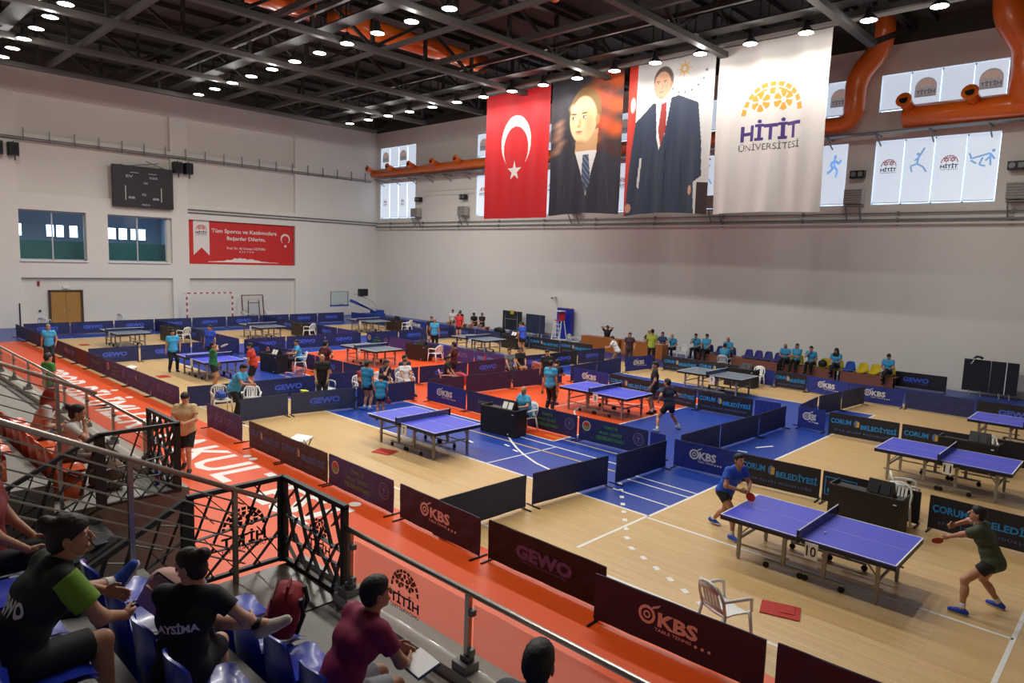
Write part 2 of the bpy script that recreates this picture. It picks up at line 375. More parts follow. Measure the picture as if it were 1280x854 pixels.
# end wall door
t = bpy.data.objects.new('door_1', None); C.objects.link(t); t['kind'] = 'structure'; t.location = (BX, 11.67, 0)
drm = mat('oak door veneer', (176, 128, 62), .45, var=.15, scale=4); drf = mat('dark door frame', (74, 56, 44), .5)
fb = MB(); fb.box((.05, -.86, 1.07), (.16, .12, 2.14)); fb.box((.05, .86, 1.07), (.16, .12, 2.14)); fb.box((.05, 0, 2.16), (.16, 1.84, .1)); obj('door_frame', fb, drf, t)
for s in (-1, 1):
    lf = obj('door_leaf', MB().box((.04, s*.4, 1.05), (.05, .79, 2.1)), drm, t); obj('handle', MB().tube([(.08, s*.08, 1.0), (.12, s*.08, 1.0), (.12, s*.2, 1.0)], .012, 6), steel, lf)
tag(obj('exit_sign', MB().box((BX+.08, 11.7, 2.38), (.06, .34, .17)), white), 'small white exit lamp box above the wooden double door', 'sign')
for nm, z, y, h_, lb, cm, rgb in (('fire_alarm', 2.95, 10.28, .3, 'small red alarm sounder on the end wall beside the door', 'alarm', (150, 34, 36)), ('light_switch', 1.3, 10.3, .12, 'small dark switch plate on the end wall beside the door', 'switch', (70, 70, 72))):
    mb = MB().box((BX+.03, y, z-.35), (.06, .12, h_)); mb.box((BX+.07, y, z-.35+h_*.2), (.05, .08, h_*.35)); tag(obj(nm, mb, mat(nm+' plastic', rgb, .5)), lb, cm)

# ---------------------------------------------------------------- roof
rd = MB(); rd.box((-17, 10.2, 15.95), (64.6, 49.6, .2)); struct('ceiling', rd, deckm)
dk = MB(); dk.box((-18.6, WY+.2, 15.43), (61, .38, .84)); dk.box((WX-.3, 10, 15.43), (.56, 49, .84)); dk.box((-17, -14.1, 15.43), (64, .3, .84)); dk.box((12.1, 10, 15.43), (.3, 48, .84)); struct('trim_2', dk, mat('roof edge flashing', (58, 54, 50), .7))
LAB = 'grey steel roof truss spanning the hall under the dark deck'
for i, x in enumerate((-41.8, -36.3, -30.9, -25.5, -20.2, -14.3, -9.25, -3.8, 1.6)):
    t = thing('roof_truss', LAB, 'truss', (x, 0, 0), 0, 'roof trusses')
    obj('bottom_chord', MB().box((0, 7.6, 13.62), (.3, 43.2, .22)), beamm, t); obj('end_strut', MB().bar((0, 29.1, 13.65), (0, 33.9, 15.4), .2), dark, t)
    obj('top_chord', MB().box((0, 10.2, 15.5), (.3, 48.3, .2)), dark, t)
    n = 15; st = 42.6/n
    for k in range(n+1):
        y = -13.6+k*st
        if 'tv' not in CH: CH['tv'] = MB().box((0, 0, 0), (.14, .14, 1.72)).mesh('web_post'); CH['td'] = MB().bar((0, -st/2, -.86), (0, st/2, .86), .12).mesh('web_diagonal')
        obj('web_post', CH['tv'], dark, t, (0, y, 14.57))
        if k < n: obj('web_diagonal', CH['td'], dark, t, (0, y+st/2, 14.57), None, (1, 1 if k % 2 else -1, 1))
for y, w, z in ((1.5, .16, 13.9), (5.4, .16, 13.9), (9.6, .2, 13.85), (13.3, .2, 13.85), (14.6, .14, 14.2), (18.4, .16, 13.85), (21.2, .2, 13.85), (23.2, .14, 14.1), (26.15, .2, 13.85)):
    tag(obj('roof_beam', MB().box((-15, y, z), (54, w, w*1.1)), beamm), 'long grey steel beam running along the hall under the roof', 'beam', 'long roof beams')
tag(obj('roof_beam', MB().box((-15, 27.2, 14.02), (54, .14, .16)), mat('pale rail steel', (150, 146, 140), .5, metal=.2)), 'pale steel rail carrying the hanging banners', 'beam')
for y in (6.7, 15.6, 25.2):
    t = thing('ceiling_catwalk', 'narrow dark steel catwalk with handrails above a lamp row', 'catwalk', (0, y, 13.95), 0, 'roof catwalks')
    obj('deck', MB().box((-15, 0, 0), (54, .7, .05)), dark, t)
    for s in (-.35, .35):
        obj('handrail', MB().box((-15, s, .9), (54, .04, .04)), dark, t)
        ps = MB()
        for k in range(36): ps.box((-41.8+k*1.5, s, .45), (.035, .035, .9))
        obj('rail_post', ps, dark, t)['kind'] = 'stuff'
for i in range(26):
    x = -47.5+i*2.3
    if 'pur' not in CH: CH['pur'] = MB().box((0, 10.2, 15.72), (.12, 48.3, .22)).mesh('roof_purlin')
    tag(obj('roof_purlin', CH['pur'], dark, None, (x, 0, 0)), 'slim dark purlin under the roof deck', 'beam', 'roof purlins')
def duct(name, pts, r, label, n=16, cat='duct'):
    c_ = (Vector(pts[0])+Vector(pts[1]))/2; t = thing(name, label, cat, c_); obj('duct_run', MB().tube([Vector(p)-c_ for p in pts], r, n), orange_duct, t, smooth=True)
    for p in pts:
        q = (Vector(p)-c_)*.8; obj('hanger', MB().tube([q+Vector((0, 0, r-.03)), q+Vector((0, 0, 15.84-c_.z))], .03, 6), dark, t)
    return t
duct('air_duct', [(-26.15, 9, 14.65), (-26.15, 15.15, 14.65)], .42, 'orange round duct in the roof between stand-side and middle catwalks')
duct('air_duct', [(-26.15, 16.1, 14.65), (-26.15, 24.75, 14.65)], .42, 'orange round duct in the roof between middle catwalk and banners')
duct('air_duct', [(-17.8, 16.2, 14.9), (-17.8, 20.5, 14.9)], .3, 'short orange duct length high between two trusses')
def bend(pts, r, k=5):   # round the corners of a polyline
    out = [Vector(pts[0])]
    for i in range(1, len(pts)-1):
        a, b, c = Vector(pts[i-1]), Vector(pts[i]), Vector(pts[i+1])
        p = b+(a-b).normalized()*r; q = b+(c-b).normalized()*r
        for j in range(k+1):
            t_ = j/k; out.append(p.lerp(b, t_).lerp(b.lerp(q, t_), t_))
    return out+[Vector(pts[-1])]
d1 = thing('air_duct', 'long orange duct with nozzles along the side wall, rising to the roof', 'duct', (-30, 33.6, 11.6))
b = MB().tube([Vector(p)-Vector((-30, 33.6, 11.6)) for p in bend([(-48.3, 33.6, 11.55), (-11.2, 33.6, 11.62), (-11.2, 33.6, 13.6), (-10.15, 33.4, 14.7), (-10.1, 33.0, 16.2)], .62)], [.33]+[.34, .36, .38, .40, .42, .45]+[.46]*13, 16)
o = obj('duct_run', b, orange_duct, d1, smooth=True)
def nozzle(parent, x, y, z, s=1.):
    nb = MB().tube([(0, .1, 0), (-.05*s, -.45*s, .18*s), (-.06*s, -.6*s, .22*s), (-.06*s, -.62*s, .22*s)], [.19*s, .19*s, .25*s, .22*s], 14)
    q = obj('nozzle', nb, orange_duct, parent, (x, y, z), smooth=True)
    obj('nozzle_mouth', MB().tube([(-.06*s, -.60*s, .22*s), (-.062*s, -.635*s, .232*s)], .13*s, 12), blackm, q)
for x in (-48.0, -45.3, -42.6, -39.9, -37.3): nozzle(d1, x+30, -.2, .1)
d2 = thing('air_duct', 'orange duct branch with round nozzles beside a thick vertical riser', 'duct', (-6, 33.6, 11.6))
obj('duct_run', MB().tube([(-3.1, 0, .05), (7, 0, .05)], .47, 18), orange_duct, d2, smooth=True)
obj('riser', MB().tube([Vector(p) for p in bend([(1.15, 0, 0), (1.15, 0, 2.2), (.4, -.5, 3.4), (.4, -.6, 4.8)], .5)], .62, 18), orange_duct, d2, smooth=True)
nozzle(d2, -2.85, -.25, .28, 1.25); nozzle(d2, -.5, -.25, .28, 1.25)
t = thing('pipe_tray', 'grey cable tray on brackets under the orange duct', 'tray', (0, WY, 11.1))
obj('tray_rail', MB().box((-18.2, -.75, 0), (59.8, .5, .06)), greym, t)
for k in range(28):
    if 'br' not in CH: CH['br'] = MB().bar((0, -.9, -.03), (0, 0, -.45), .05).box((0, -.45, -.05), (.05, .9, .05)).mesh('bracket')
    obj('bracket', CH['br'], greym, t, (-48+k*2.1, 0, 0))
for z, y, r, nm in ((7.62, .12, .035, 0), (7.32, .16, .05, 1), (7.15, .14, .06, 2)):
    t = thing('wall_pipe', ['thin grey pipe, uppermost of three along the side wall', 'grey pipe, middle of three along the side wall', 'thick grey pipe, lowest of three along the side wall'][nm], 'pipe', (0, WY-y, z))
    obj('pipe_run', MB().tube([(-48.9, 0, 0), (12, 0, 0)], r, 8), wallm2 if nm == 2 else greym, t)
    cl = MB()
    for k in range(12): cl.box((-47+k*4.2, .05, 0), (.08, .16, .16))
    obj('pipe_clips', cl, greym, t)
tag(obj('wall_conduit', MB().tube([(-48, WY-.08, 11.25), (12, WY-.08, 11.25)], .04, 6), greym), 'thin grey conduit along the side wall behind the tray', 'pipe')
for z in (9.95, 9.62):
    tag(obj('wall_ledge', MB().box((-39.9, WY-.03, z+.1), (8.0-2.2, .06, .16)), wallm2), 'painted ledge strip on the side wall between windows', 'ledge', 'side wall ledge strips')
t = thing('cable_tray', 'long cable tray with upright struts across the end wall', 'tray', (WX, 0, 10.95))
for zz, xx in ((0, .12), (.1, .3)): obj('tray_rail', MB().tube([(xx, -13, zz), (xx, 33.8, zz)], .035, 6), greym, t)
for k in range(36): 
    if 'up' not in CH: CH['up'] = MB().box((.14, 0, .3), (.06, .05, .75)).mesh('strut')
    obj('strut', CH['up'], greym, t, (0, -12.3+k*1.3, 0))
t = thing('wall_pipe', 'grey pipe pair along the end wall below the red banner top', 'pipe', (WX, 0, 7.45))
for zz in (0, .2): obj('pipe_run', MB().tube([(.1, 19, zz), (.1, 34.4, zz)], .04, 6), greym, t)
# lamps
housem = mat('lamp housing', (60, 60, 62), .5, metal=.5); lensm = mat('lamp lens', (255, 250, 240), .3, emit=14., emitcol=(255, 246, 230))
lh = MB().lathe([(.05, .45), (.1, .42), (.12, .2), (.27, .06), (.29, .0), (.28, .0)], 16).mesh('housing', True)
ll = MB().lathe([(.02, -.01), (.26, -.005), (.26, .012)], 16).mesh('lens', True)
lrod = MB().tube([(0, 0, .45), (0, 0, .85)], .015, 5).mesh('hanger')
ld = bpy.data.lights.new('lamp', 'AREA'); ld.shape = 'DISK'; ld.size = .5; ld.energy = LAMP_W; ld.color = LAMP_COL; ld.spread = R(165)
pl_ = bpy.data.lights.new('lamp_glow', 'POINT'); pl_.shadow_soft_size = .12; pl_.energy = SIDE_W; pl_.color = LAMP_COL
rows = ((7.35, 'nearest the stand'), (16.2, 'over the middle courts'), (25.88, 'in front of the hanging banners'))
for y, nm in rows:
    for k in range(17):
        x = -39.9+k*2.1
        t = thing('ceiling_lamp', 'round glowing high-bay lamp in the row '+nm, 'lamp', (x, y, 13.45), 0, 'lamp row '+nm)
        obj('housing', lh, housem, t); obj('lens', ll, lensm, t); obj('hanger', lrod, housem, t)
        lo = bpy.data.objects.new('lamp_light', ld); C.objects.link(lo); lo.parent = t; lo.location = (0, 0, -.02)
        lo = bpy.data.objects.new('lamp_glow', pl_); C.objects.link(lo); lo.parent = t; lo.location = (0, 0, -.14)
# ---------------------------------------------------------------- spectator stands
YR = 3.68
tiers = [(2.17, 1.91), (1.32, 2.32), (.47, 2.73), (-.38, 3.14), (-1.23, 3.55), (-2.08, 3.96), (-2.93, 4.37)]
def stand(x0, x1, name):
    prof = [(3.86, 0), (3.86, 1.5), (2.17, 1.5)]
    for i, (y, z) in enumerate(tiers):
        prof.append((y, z)); nxt = tiers[i+1][0] if i+1 < len(tiers) else -13.9
        prof.append((nxt, z))
    prof.append((-13.9, 0))
    T = Matrix(((0, 0, 1, 0), (1, 0, 0, 0), (0, 1, 0, 0), (0, 0, 0, 1)))
    mb = MB().prismM(prof, x0, x1, T)
    o = struct(name, mb, conc); return o
s1 = stand(-6.85, 12, 'floor_stand_near'); s2 = stand(-46, -10.12, 'floor_stand_far')
vf = MB().box((-8.48, -5, -.0), (3.2, 17.6, .012)); struct('floor_tunnel', vf, mat('tunnel floor', (78, 76, 74), .6))
for nm, x0, x1 in (('trim_3', -5.75, 12), ('trim_4', -46, -11.15)):
    struct(nm, MB().box(((x0+x1)/2, 3.72, 1.55), (x1-x0, .3, .1)), conc2)
lm = mat('brown marble', (84, 66, 54), .25, var=.45, scale=6)
struct('floor_landing', MB().box((-6.3, 3.3, 1.505), (1.1, .92, .02)), lm)
struct('trim_5', MB().box((-6.3, 3.82, 1.53), (1.12, .06, .06)), conc2)
# glass guard rails
def glass_rail(x0, x1, n, label, logo):
    t = thing('guard_rail', label, 'railing', ((x0+x1)/2, YR, 1.6))
    L = x1-x0; zt = .66
    obj('handrail', MB().tube([(-L/2, 0, zt), (L/2, 0, zt)], .027, 10), steel, t, smooth=True)
    for k in range(n+1):
        x = -L/2+.08+(L-.16)*k/n
        p = obj('post', MB().box((x, 0, zt/2-.01), (.05, .04, zt-.02)), steel, t)
        obj('base_plate', MB().box((x, -.02, .035), (.17, .15, .07)).box((x, 0, .09), (.09, .08, .05)), greym, p)
        for zz in (.16, .5): obj('clamp', MB().box((x+.045, .0, zz), (.05, .05, .05)), greym, p)
        if k < n:
            w = (L-.16)/n-.1; xm = x+(L-.16)/n/2
            g = obj('glass_panel', MB().box((xm, .02, .29), (w, .012, .54)), guardglass, t)
            if logo and k in logo: 
                e = obj('logo_film', MB().box((0, 0, 0), (.01, .001, .01)), logo_o, g, (xm+.0, .012, .0)); e.scale = (1, 1, 1)
                uni_logo(e, 0, -.001, .2, .42, True, (mat('film copper', (150, 76, 44), .6), logo_p, logo_p))
    return t
glass_rail(-5.7, 3.1, 5, 'stainless handrail with glass panels along the front of the blue seats', (0,))
glass_rail(-45, -11.3, 22, 'stainless handrail with glass panels in front of the orange seats', ())
# sloping stainless side railings
def side_rail(x, ys, z0s, label, n=6):
    t = thing('side_railing', label, 'railing', (x, ys[0], 0))
    (ya, za), (yb, zb) = z0s
    def zt(y): return za+(zb-za)*(y-ya)/(yb-ya)
    y0, y1 = ys
    obj('handrail', MB().tube([(0, y0-ys[0], zt(y0)), (0, y1-ys[0], zt(y1))], .027, 10), steel, t, smooth=True)
    for k in range(n): obj('rail_bar', MB().tube([(0, y0-ys[0], zt(y0)-.13*(k+1)), (0, y1-.35-ys[0], zt(y1-.35)-.13*(k+1))], .0085, 6), steel, t)
    y = y1-.45
    while y > y0:
        tr = max(z for yy, z in tiers+[(3.9, 1.5)] if y <= yy)
        obj('post', MB().box((0, y-ys[0], (zt(y)+tr)/2), (.045, .045, zt(y)-tr)), steel, t); y -= .98
    return t
side_rail(-6.76, (-2.4, 3.48), ((1.1, 3.53), (3.48, 2.29)), 'sloping stainless railing with thin bars beside the blue seats', 6)
side_rail(-10.2, (-2.4, 2.72), ((1.7, 3.51), (2.66, 3.05)), 'sloping stainless railing with thin bars beside the orange seats', 6)
# laser cut steel guards round the stair well
lat = mat('anthracite lattice steel', (60, 62, 64), .55, metal=.3)
def lattice(parent, L, H, seed, plaque=None, slope=0., cells=4):
    rnd = random.Random(seed)
    def zz(x, z): return z+slope*x
    fr = MB()
    fr.bar((0, 0, zz(0, H)), (L, 0, zz(L, H)), .06, .05); fr.bar((0, 0, zz(0, 0.03)), (L, 0, zz(L, .03)), .05, .04)
    fr.bar((.03, 0, zz(.03, 0)), (.03, 0, zz(.03, H)), .06); fr.bar((L-.03, 0, zz(L-.03, 0)), (L-.03, 0, zz(L-.03, H)), .06)
    obj('frame', fr, lat, parent)
    n = max(3, int(L/.24)); xs = [L*i/n for i in range(n+1)]
    for i in range(n):
        a, b = xs[i], xs[i+1]
        zs = sorted(rnd.uniform(.05, H-.05) for _ in range(2))
        for p, q in (((a, 0.02), (b+rnd.uniform(0, .12), H*rnd.uniform(.45, .7))), ((a, H*rnd.uniform(.55, .75)), (min(L, b+.1), H)), ((a, H), (b, H*rnd.uniform(.3, .5))), ((a, H*rnd.uniform(.3, .45)), (min(L, b+rnd.uniform(0, .15)), .02))):
            obj('lattice_strip', MB().bar((p[0], 0, zz(p[0], p[1])), (min(q[0], L), 0, zz(min(q[0], L), q[1])), .042, .008), lat, parent)
    obj('lattice_strip', MB().bar((0, 0, zz(0, H*.58)), (L, 0, zz(L, H*.5)), .05, .01), lat, parent); obj('lattice_strip', MB().bar((0, 0, zz(0, H*.3)), (L, 0, zz(L, H*.34)), .04, .01), lat, parent)
def guard(label, loc, rz, segs, seed, logo=None):
    t = thing('stair_guard', label, 'guard', loc, rz)
    lattice(t, *segs, seed)
    if logo:
        uni_logo(t, *logo[:4], logo[4], (lat, lat, lat))
    return t
g = guard('dark lattice guard panel at the corner above the stand stairs', (-6.97, YR, 1.5), 0, (1.27, .97), 3, (.8, -.02, .38, .42, True))
g = guard('dark lattice guard panel running back from the landing corner', (-6.97, YR, 1.5), R(-90), (1.05, .97), 4, (.45, -.02, .32, .5, False))
t = thing('stair_guard', 'dark sloping lattice guard beside the landing, following the stairs down', 'guard', (-6.97, YR-1.05, 1.5), R(-90)); lattice(t, 2.2, .95, 5, slope=-.5)
g = guard('dark lattice guard panel on the orange seat side facing the court', (-11.2, YR, 1.5), 0, (1.2, 1.0), 6)
g = guard('dark lattice guard panel beside the orange seats, next to the walking man', (-10.0, YR, 1.5), R(-90), (1.0, 1.0), 7)
t = thing('stair_guard', 'dark sloping lattice guard following the stairs on the orange seat side', 'guard', (-10.0, YR-1.0, 1.5), R(-90)); lattice(t, 2.2, 1.0, 8, slope=-.5)
for sx in (-9.55, -7.4):
    t = thing('steel_stairs', 'dark steel stair flight dropping into the tunnel below the '+('orange' if sx < -9 else 'blue')+' seats', 'stairs', (sx, 2.65, 0))
    obj('stringer', MB().bar((-.4, 0, 1.4), (-.4, -2.4, .1), .2, .03).bar((.4, 0, 1.4), (.4, -2.4, .1), .2, .03), lat, t)
    for k in range(8): obj('stair_tread', MB().box((0, -.15-k*.28, 1.33-k*.16), (.8, .27, .03)), lat, t)
# plastic bucket seats
seatb = mat('blue seat plastic', (30, 56, 178), .3, coat=.3); seato = mat('orange seat plastic', (214, 86, 32), .35, coat=.2)
def seat_meshes():
    pan = []; n = 10
    for i in range(7):
        v = i/6; row = []
        for j in range(n+1):
            u = j/n*2-1
            row.append((u*(.215-.02*(v < .1)), .22-.42*v, .02+.045*abs(u)**3+ (-.03 if v < .05 else 0) + .015*v))
        pan.append(row)
    mp = MB().grid(pan); mp2 = MB().grid([[(x, y, z-.03) for x, y, z in r][::-1] for r in pan]); mp.add(mp2.v, mp2.f)
    mp.box((0, 0, -.19), (.3, .26, .32))
    back = []
    for i in range(8):
        v = i/7; row = []
        wd = .225*(1-.42*max(0, v-.55)**1.3/.45**1.3*.6)
        for j in range(n+1):
            u = j/n*2-1
            row.append((u*wd, -.2-.07*v+.055*abs(u)**2.2, -.28+.66*v-.05*abs(u)**4*v))
        back.append(row)
    mbk = MB().grid(back); mb2 = MB().grid([[(x, y-.018, z) for x, y, z in r][::-1] for r in back]); mbk.add(mb2.v, mb2.f)
    for side in (0, n):
        for i in range(7): mbk.add([back[i][side], back[i+1][side], (back[i+1][side][0], back[i+1][side][1]-.018, back[i+1][side][2]), (back[i][side][0], back[i][side][1]-.018, back[i][side][2])], [(0, 1, 2, 3)])
    mbk.add([p for p in back[7]]+[(p[0], p[1]-.018, p[2]) for p in back[7]], [(j, j+1, n+2+j, n+1+j) for j in range(n)])
    return mp.mesh('seat_pan', True), mbk.mesh('backrest', True)
sp, sb = seat_meshes()
def stadium_seat(x, row, m, label, group):
    y = (2.5, 1.64, .8, -.05)[row]; z = (1.5, 1.91, 2.32, 2.73)[row]+.35
    t = thing('stadium_seat', label, 'seat', (x, y, z-.35), 0, group)
    obj('seat_pan', sp, m, t, (0, 0, .35)); obj('backrest', sb, m, t, (0, 0, .35)); return t
for row, xs, nm in ((0, [-5.5, -4.97, -4.44, -3.92]+[-3.4+.53*k for k in range(8)], 'front'), (1, [-5.6+.55*k for k in range(9)], 'second'), (2, [-5.75+.545*k for k in range(8)], 'third')):
    for x in xs: stadium_seat(x, row, seatb, 'glossy blue plastic bucket seat in the %s row of the stand' % nm, 'blue seats in the %s row' % nm)
for row, nm in ((0, 'front'), (1, 'second'), (2, 'third')):
    for k in range(8): stadium_seat(-10.75-.5*k, row, seato, 'orange plastic bucket seat in the %s row beyond the stairwell' % nm, 'orange seats in the %s row' % nm)
# ---------------------------------------------------------------- hanging banners (printed cloth)
def cloth(name, label, x0, x1, z0, z1, y, paint, nx, nz, amp=.06, seed=0, bottom=0.):
    rnd = random.Random(seed); ph = [rnd.uniform(0, 6.28) for _ in range(4)]
    W_, H_ = x1-x0, z1-z0
    def P(u, v):    # u 0..1 left-right, v 0..1 bottom-top
        a = amp*(.35+.65*(1-v))
        dy = a*(math.sin(u*19+ph[0]+v*1.5)*.5+math.sin(u*31+ph[1]-v*2)*.3+math.sin(u*7+ph[2]+v*3)*.5)
        return (x0+u*W_+.03*math.sin(v*5+ph[3])*(1-v), y+dy, z0+v*H_+bottom*math.sin(u*math.pi)*(1-v))
    vs = np.array([P(i/nx, j/nz) for j in range(nz+1) for i in range(nx+1)], np.float32)
    fs = [(j*(nx+1)+i, j*(nx+1)+i+1, (j+1)*(nx+1)+i+1, (j+1)*(nx+1)+i) for j in range(nz) for i in range(nx)]
    me = bpy.data.meshes.new(name); me.from_pydata(vs.tolist(), [], fs)
    U, V = np.meshgrid((np.arange(nx)+.5)/nx, (np.arange(nz)+.5)/nz)
    col = paint(U, V, W_, H_)            # (nz,nx,3) sRGB 0..255
    c = col.reshape(-1, 3)/255*.86; c = np.where(c <= .04045, c/12.92, ((c+.055)/1.055)**2.4)
    ca = me.color_attributes.new('print', 'BYTE_COLOR', 'CORNER')
    buf = np.ones((len(fs)*4, 4), np.float32); buf[:, :3] = np.repeat(c, 4, 0)
    ca.data.foreach_set('color', buf.ravel())
    me.polygons.foreach_set('use_smooth', [True]*len(fs))
    t = thing(name, label, 'banner', ((x0+x1)/2, y, z0))
    o = obj('printed_cloth', me, mat('printed banner cloth', rough=.6, attr='print', spec=.3), t)
    o.location = (-(x0+x1)/2, -y, -z0)
    obj('hanging_bar', MB().tube([(-W_/2-.05, 0, H_+.03), (W_/2+.05, 0, H_+.03)], .035, 8), beamm, t)
    hk = MB()
    for k in range(4): hk.tube([(-W_/2+.2+k*(W_-.4)/3, 0, H_+.02), (-W_/2+.2+k*(W_-.4)/3, 0, 13.96-z0)], .012, 5)
    obj('hanger', hk, beamm, t)
    return t
def put(col, mask, rgb): col[mask] = rgb
def ell(X, Y, cx, cy, rx, ry, ang=0.):
    c, s = math.cos(ang), math.sin(ang); dx, dy = X-cx, Y-cy
    return ((dx*c+dy*s)/rx)**2+((-dx*s+dy*c)/ry)**2 < 1
def inpoly(X, Y, poly):
    r = np.zeros(X.shape, bool); n = len(poly)
    for i in range(n):
        (xa, ya), (xb, yb) = poly[i], poly[(i+1) % n]
        if ya == yb: continue
        r ^= ((ya > Y) != (yb > Y)) & (X < (xb-xa)*(Y-ya)/(yb-ya)+xa)
    return r
def paint_flag(U, V, w, h):
    c = np.empty(U.shape+(3,)); c[:] = (200, 18, 28)
    X, Y = U*w, V*h
    put(c, ell(X, Y, w*.5, h*.60, w*.235, w*.30) & ~ell(X, Y, w*.5, h*.55, w*.195, w*.25), (226, 218, 214))
    put(c, inpoly(X, Y, star(w*.49, h*.375, w*.115)), (226, 218, 214)); return c
def soft(c, X, Y, cx, cy, rx, ry, rgb, edge=.25, ang=0., amt=1.):
    cs, sn = math.cos(ang), math.sin(ang); dx, dy = X-cx, Y-cy
    v = np.sqrt(((dx*cs+dy*sn)/rx)**2+((-dx*sn+dy*cs)/ry)**2); a = (np.clip((1-v)/edge, 0, 1)*amt)[..., None]
    c[:] = c*(1-a)+np.array(rgb)*a
def face_print(c, X, Y, cx, cy, r, turn, skin, shade, hair, browc):
    # a plain generic face: head about 2r tall, turned sideways by turn
    soft(c, X, Y, cx+.08*r, cy+.24*r, .80*r, .98*r, hair, .06)
    soft(c, X, Y, cx, cy-.06*r, .70*r, .96*r, skin, .08)
    soft(c, X, Y, cx+.34*r, cy-.10*r, .42*r, .8*r, shade, .9, 0, .55); soft(c, X, Y, cx-.25*r+turn, cy+.45*r, .35*r, .22*r, [min(255, v*1.1) for v in skin], .9)
    soft(c, X, Y, cx+.70*r, cy-.1*r, .10*r, .22*r, shade, .2)
    for s in (-1, 1):
        ex = cx+turn+s*.27*r
        soft(c, X, Y, ex, cy+.03*r, .19*r, .11*r, shade, .8, 0, .8); soft(c, X, Y, ex, cy+.20*r, .20*r, .045*r, browc, .5, .08*s); soft(c, X, Y, ex, cy+.04*r, .125*r, .05*r, (232, 226, 216), .3); soft(c, X, Y, ex+turn*.15, cy+.04*r, .05*r, .05*r, (56, 58, 66), .3); soft(c, X, Y, ex, cy+.085*r, .14*r, .022*r, browc, .5)
    soft(c, X, Y, cx+turn+.06*r, cy-.14*r, .08*r, .26*r, shade, .9, 0, .8); soft(c, X, Y, cx+turn, cy-.30*r, .13*r, .07*r, shade, .8); soft(c, X, Y, cx+turn-.05*r, cy-.12*r, .035*r, .2*r, [min(255, v*1.12) for v in skin], .9)
    soft(c, X, Y, cx+turn*.9, cy-.52*r, .23*r, .045*r, (150, 84, 74), .5); soft(c, X, Y, cx+turn*.9, cy-.60*r, .2*r, .05*r, shade, .9, 0, .7); soft(c, X, Y, cx+turn*.6, cy-.95*r, .4*r, .14*r, shade, .9, 0, .7)
def paint_bust(U, V, w, h):
    c = np.empty(U.shape+(3,)); c[:] = (44, 38, 46)
    X, Y = U*w, V*h
    for k in range(9): soft(c, X, Y, w*(.75+.2*math.sin(k*2.1)), h*(.98-.055*k), w*.22, h*.09, (206, 74+8*(k % 3), 26), .8)
    for k in range(5): soft(c, X, Y, w*(.12+.06*math.sin(k*3)), h*(.68-.05*k), w*.14, h*.04, (150, 106, 86), .8, .3)
    soft(c, X, Y, w*.82, h*.45, w*.25, h*.09, (70, 34, 34), .6)
    put(c, inpoly(X, Y, [(w*.36, h*.40), (w*.66, h*.40), (w*.68, h*.62), (w*.38, h*.56)]), (196, 152, 106))
    face_print(c, X, Y, w*.47, h*.70, h*.185, -w*.06, (226, 196, 148), (176, 124, 80), (128, 94, 52), (96, 70, 40))
    coat = inpoly(X, Y, [(0, h*.40), (w*.30, h*.50), (w*.40, h*.42), (w*.53, h*.12), (w*.66, h*.42), (w*.74, h*.46), (w, h*.38), (w, 0), (0, 0)])
    put(c, coat, (42, 42, 54)); put(c, inpoly(X, Y, [(w*.37, h*.46), (w*.67, h*.46), (w*.55, h*.13)]), (222, 220, 216))
    tie = inpoly(X, Y, [(w*.48, h*.43), (w*.57, h*.43), (w*.61, h*.24), (w*.55, h*.15), (w*.47, h*.26)]); put(c, tie, (52, 66, 92)); put(c, tie & (np.sin((X+Y)*22) > .4), (104, 116, 140))
    for k in range(7): soft(c, X, Y, w*(.08+.15*k), h*.17, w*.02, h*.2, (62, 62, 74) if k % 2 else (30, 30, 40), .9, .05*(k-3), .8)
    put(c, tie, np.clip(c[tie]*1.0, 0, 255)); return c
